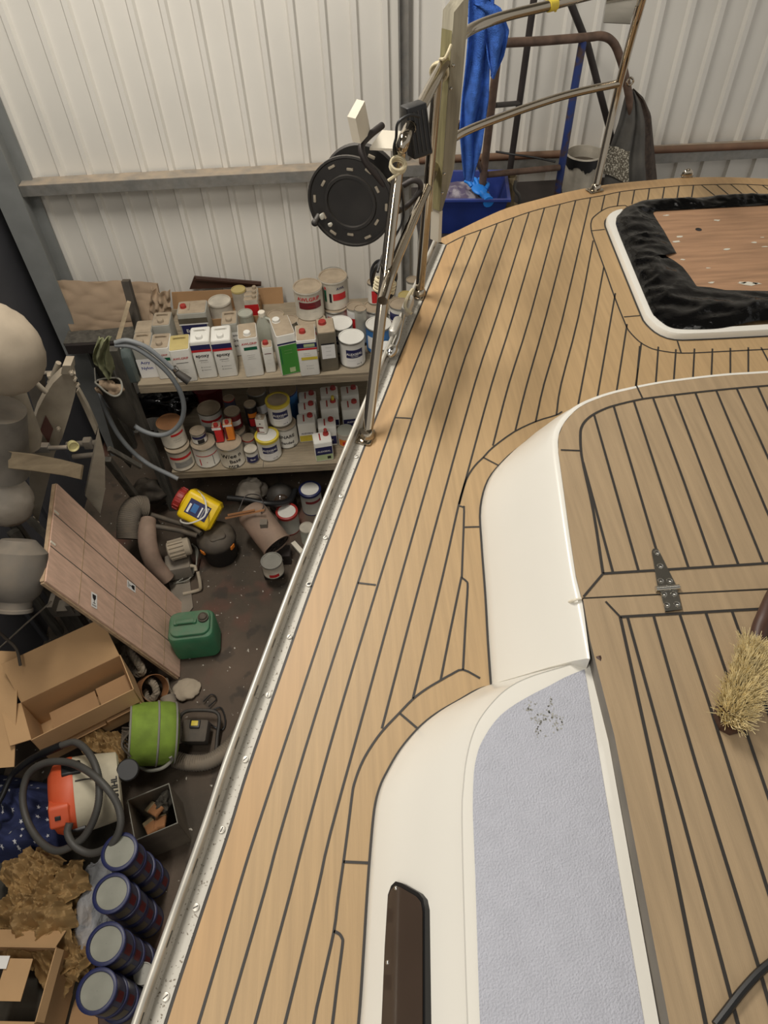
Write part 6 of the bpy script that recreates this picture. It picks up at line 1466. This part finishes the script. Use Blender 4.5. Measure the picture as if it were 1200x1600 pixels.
# box of brushes
bp2 = U(238, 1268, .30)
cb = thing('brush_box', 'dirty carton of old brushes and rags beside the navy tin stacks', 'box', (bp2.x, bp2.y, 0), R(20))
b = MB(); th = .005; L, Wd, Hh = .22, .22, .30
for c, s in (((0, 0, .003), (L, Wd, th)), ((0, -Wd / 2, Hh / 2), (L, th, Hh)), ((0, Wd / 2, Hh / 2), (L, th, Hh)), ((-L / 2, 0, Hh / 2), (th, Wd, Hh)), ((L / 2, 0, Hh / 2), (th, Wd, Hh))): b.box(c, s)
b.build('carton', mat('stained_carton', (104, 94, 80), .85, var=.2, scale=6), cb)
b = MB(); b.tube([V(-L / 2, -Wd / 2, Hh), V(L / 2, -Wd / 2, Hh), V(L / 2, Wd / 2, Hh), V(-L / 2, Wd / 2, Hh)], .004, 5, closed=True); b.build('rim', M_greyfab, cb)
for k, (x, y, a, lab) in enumerate(((-.04, -.03, .3, 'brown bristled brush nearest the front edge inside the stained carton'), (.02, -.02, -.1, 'middle brown bristled brush inside the stained carton'), (-.01, .05, .6, 'rear brown bristled brush inside the stained carton'))):
    br = thing('paint_brush', lab, 'brush', ROOT[cb.name] @ V(x, y, .22), group='brushes in the carton', rot=euler(R(50), 0, R(20) + a))
    b = MB(); b.rbox((0, 0, .04), (.06, .02, .10), None, .008, 0, 3, .004)
    for i in range(8): b.tube([V(-.026 + .0075 * i, -.0105, -.01), V(-.026 + .0075 * i, -.0105, .088)], .002, 4)
    b.build('bristles', M_paperpink, br)
    b = MB(); b.rbox((0, 0, -.03), (.062, .024, .04), None, .005); b.build('ferrule', M_brass, br)
b = crumple(ROOT[cb.name] @ V(.055, .05, .24), (.045, .05, .05), 9.0, None, None, None); solo(b, 'rag', M_darkbag, 'dark rag stuffed in the back of the stained carton', 'rag', ROOT[cb.name] @ V(.055, .05, .24), ang=70)

# lime pop up bag
gb = U(240, 1146, .24); axg = V(.88, .12, -.30).normalized(); qg = axis_q(axg)
lb = thing('lime_bag', 'lime green pop up garden bag lying on its side', 'bag', gb, rot=qg)
b = MB(); P = [(.16, -.13), (.172, -.12), (.175, -.05), (.178, .02), (.176, .08), (.165, .12), (.12, .135), (.001, .14)]
b.lathe(P, seg=40, cap0=False, cap1=False)
b.lathe([(.168, -.12), (.168, .05), (.001, .06)], seg=40, cap0=False, cap1=False); b.build('fabric', M_lime, lb, False, 60)
for z, r_ in ((-.13, .165), (.02, .179), (.118, .167)):
    b = MB(); b.tube([V(r_ * math.cos(t), r_ * math.sin(t), z) for t in [i * PI / 16 for i in range(32)]], .006, 8, closed=True); b.build('hoop', M_greyfab, lb)
b = MB(); b.tube(smooth_path([U(215, 1196, .16), U(232, 1204, .18), U(254, 1200, .2), U(268, 1188, .22), U(266, 1182, .26)], 5), .010, 8); b.build('handle', M_greyfab, lb, True)
b = MB(); 
for k in range(7): b.tube(smooth_path([qg @ V(.10 - .03 * k, .12 - .02 * k, -.10) + gb, qg @ V(.03 - .02 * k, .05 - .03 * k, -.16) + gb + V(0, 0, .03), qg @ V(-.06, -.03 * k, -.12) + gb], 5), .006, 6)
solo(b, 'strap_bundle', M_dustyblack, 'bundle of dark straps spilling from the mouth of the lime bag', 'straps', gb)

# work lamp and ducts
wl = U(305, 1142, .12); wt = thing('work_light', 'dusty black work light with tube frame lying on the concrete floor', 'lamp', (wl.x, wl.y, 0), R(-4))
b = MB(); b.rbox((0, 0, .10), (.15, .13, .08), euler(R(8), 0, 0), .012); b.build('housing', M_dustyblack, wt)
b = MB(); b.rbox((.0, .03, .148), (.06, .05, .02), euler(R(8), 0, 0), .006); b.build('junction_box', M_blackclean, wt)
b = MB(); b.rbox((.0, .03, .160), (.04, .03, .003), euler(R(8), 0, 0), .002); b.build('sticker', M_labelyellow, wt)
b = MB(); b.tube(smooth_path([V(-.11, -.12, .03), V(-.12, 0, .06), V(-.11, .12, .09), V(0, .14, .1), V(.11, .12, .09), V(.12, 0, .06), V(.11, -.12, .03), V(0, -.14, .02)], 5, True), .011, 10, closed=True); b.build('tube_frame', M_black, wt)
cord('black_flex', [U(330, 1110, .02), U(345, 1106, .02), U(352, 1125, .015), U(348, 1140, .015), U(335, 1136, .02), U(322, 1125, .06)], .005, M_blackclean, 'thin black flex curling right of the work light', 'cable')
cord('black_flex', [U(326, 1104, .03), U(338, 1092, .02), U(330, 1085, .02), U(318, 1096, .03)], .004, M_blackclean, 'short loop of black flex behind the work light', 'cable')
b = MB(); P = resample(smooth_path([U(272, 1186, .06), U(296, 1192, .055), U(325, 1190, .055), U(350, 1175, .055), U(372, 1150, .055), U(392, 1110, .055)], 8), 90); b.tube(P, [.043 + .005 * (i % 2) for i in range(90)], 18); solo(b, 'flexible_duct', M_duct, 'ribbed grey flexible duct curving along the floor beside the toe rail', 'duct', P[0], ang=70)
b = MB(); P = resample(smooth_path([U(262, 1088, .26), U(266, 1105, .24), U(271, 1130, .18), U(274, 1160, .10)], 6), 40); b.tube(P, [.042 + .004 * (i % 2) for i in range(40)], 18); dd = solo(b, 'vacuum_pipe', M_duct, 'dusty ribbed pipe standing between the lime bag and the work light', 'pipe', P[0], ang=70)

# ropes, glove, tube
def twisted(pts, r, label, rad=.011):
    P = resample(smooth_path(pts, 8), 70); b = MB()
    for k in range(3):
        o = []
        for i, p in enumerate(P):
            t = (P[min(i + 1, 69)] - P[max(0, i - 1)]).normalized(); x = t.orthogonal().normalized(); y = t.cross(x); a = i * .55 + k * 2.094
            o.append(p + (x * math.cos(a) + y * math.sin(a)) * rad)
        b.tube(o, r, 6)
    return solo(b, 'thick_rope', M_oldrope, label, 'rope', P[0], 'grey ropes under the crate lid')
twisted([U(196, 1012, .26), U(210, 1028, .30), U(222, 1046, .26), U(216, 1052, .22), U(204, 1040, .20), U(192, 1022, .2)], .016, 'thick grey rope bundled in the gap under the crate lid')
twisted([U(228, 1062, .14), U(240, 1068, .18), U(244, 1084, .16), U(232, 1094, .12), U(226, 1080, .12)], .012, 'pale rope coil inside the torn card tube')
twisted([U(258, 1062, .05), U(262, 1078, .06), U(270, 1090, .04)], .010, 'rope end on the floor beside the crate lid corner')
b = MB(); cc = U(238, 1076, .15); b.lathe([(.085, -.05), (.085, .05), (.082, .05), (.082, -.05)], cc, axis_q((.5, -.3, .6)), 26, cap0=False, cap1=False); solo(b, 'card_tube', M_paperpink, 'torn brown cardboard ring around the pale rope', 'cardboard', cc)
b = MB(); b.ell(U(291, 1077, .022), (.085, .075, .028), None, 0, 36, 18, lambda d: 1 + .16 * noise.noise(d * 2.2) + .10 * (.4 - abs(noise.noise(d * 4)))); solo(b, 'rag', M_beige, 'dusty beige rag lying flat on the floor by the crate lid corner', 'rag', U(291, 1077, 0), ang=70)

# paper and bubble wrap
GP = 'crumpled brown packing paper'
def paper(px, py, z, rad, seed, m=M_kraft):
    c = U(px, py, z); b = MB(); nu, nv = 34, 34; rnd = random.Random(seed); a0_ = rnd.random() * 6; tx, ty = rnd.uniform(-.6, .6), rnd.uniform(-.6, .6)
    def fn(u, v_):
        x, y = (u - .5) * 2, (v_ - .5) * 2
        r_ = 1 + .25 * noise.noise(V(math.atan2(y, x) * 1.1, seed, 0))
        h = .55 * (1 - abs(noise.noise(V(x * 1.3 + seed, y * 1.3, seed))) * 2.2) + .38 * (1 - 2 * abs(noise.noise(V(x * 2.9, y * 2.9 + seed, 1)))) + .12 * noise.noise(V(x * 7, y * 7, seed))
        q = V(x * rad * r_, y * rad * r_ * .8, rad * (h * .75 - .45 * (x * x + y * y) + tx * x * .4 + ty * y * .4))
        return c + Matrix.Rotation(a0_, 3, 'Z') @ q
    b.grid(fn, nu, nv); b.solid(.0012)
    for f in b.bm.faces: f.smooth = False
    return solo(b, 'packing_paper', m, 'crumpled brown packing paper in the heap beside the navy tin stacks', 'paper', c, GP, ang=24)
for i, (x, y, z, r_) in enumerate(((30, 1365, .34, .11), (92, 1385, .34, .13), (68, 1350, .36, .09), (25, 1420, .30, .13), (62, 1430, .36, .14), (108, 1418, .26, .10), (30, 1470, .28, .12), (80, 1482, .28, .13), (118, 1470, .22, .10), (100, 1510, .18, .10), (112, 1500, .24, .08))):
    paper(x, y, z, r_, 3.3 + i * 1.7)
def paper2(px, py, z, rad, seed, label):
    o = paper(px, py, z, rad, seed); o['label'] = label; del o['group']
paper2(140, 1150, .30, .09, 41, 'crumpled brown paper just under the edge of the large open box')
paper2(176, 1168, .30, .10, 44, 'crumpled brown paper in the mouth of the lime bag')
b = MB(); b.ell(U(152, 1420, .14), (.10, .24, .16), None, 0, 44, 26, lambda d: 1 + .22 * noise.noise(d * 2.4) + .05 * noise.noise(d * 9)); solo(b, 'bubble_wrap', M_bubble, 'clear bubble wrap stuffed between the paper heap and navy tins', 'bubble wrap', U(150, 1410, .1), ang=80)
# heap that carries it all: rubbish under the paper
b = MB(); b.ell((-1.85, .95, .0), (.36, .75, .20), None, 0, 40, 20, lambda d: 1 + .18 * noise.noise(d * 4)); solo(b, 'sacking_heap', M_darkbag, 'dark sacking under the heap of cloth and paper', 'sacking', (-1.85, .95, 0), kind='stuff', ang=70)
b = MB(); b.ell((-1.94, 2.2, .0), (.28, .45, .24), None, 0, 36, 18, lambda d: 1 + .2 * noise.noise(d * 4)); solo(b, 'sacking_heap', mat('dusty_sacking', (104, 94, 78), .9, var=.2, scale=8, bump=.3), 'dusty sacking on the floor under the grey funnel', 'sacking', (-1.94, 2.2, 0), ang=70)
# grey funnel bin, bench vice, loose cables
f0, f1 = W(28, 862, 2.30), W(22, 938, 2.12); qf = axis_q(f1 - f0)
fb = thing('grey_funnel', 'dusty grey plastic funnel lying at the left edge under the machine', 'funnel', f0, rot=qf); Lf = (f1 - f0).length
b = MB(); b.lathe([(.08, -.06), (.14, .0), (.15, Lf * .5), (.12, Lf * .85), (.085, Lf), (.085, Lf + .035), (.092, Lf + .04), (.092, Lf + .055), (.078, Lf + .055), (.074, Lf)], seg=32, cap1=True); b.build('cone', mat('dusty_grey_plastic', (104, 101, 96), .75, var=.12, dust=.4), fb)
vc = W(105, 950, 2.45); vt2 = thing('bench_vice', 'dark dusty bench vice under the lower corner of the crate lid', 'vice', vc)
b = MB(); b.box((0, 0, 0), (.16, .08, .06)); b.box((-.06, 0, .05), (.03, .10, .08)); b.build('jaw_body', M_shade, vt2)
b = MB(); b.box((.045, 0, .05), (.03, .10, .08)); b.build('moving_jaw', M_shade, vt2)
b = MB(); b.tube([V(.05, 0, .0), V(.16, -.02, 0)], .012, 8); b.tube([V(.15, -.06, .03), V(.15, .05, -.02)], .006, 8); b.build('screw', M_darksteel, vt2)
b = MB(); b.box((0, 0, -.25), (.10, .06, .44)); b.build('stand', M_oldwood, vt2)
cord('loose_cable', [W(-5, 985, 2.1), W(12, 1000, 2.1), W(26, 1015, 2.06), W(32, 1040, 2.0)], .008, M_dustyblack, 'loose dark cable running down at the left edge above the cardboard panel', 'cable')
cord('steel_rod', [W(0, 1012, 2.2), W(40, 975, 2.2), W(80, 940, 2.2)], .005, M_shade, 'thin dusty rod leaning towards the bench vice', 'rod', n=2)
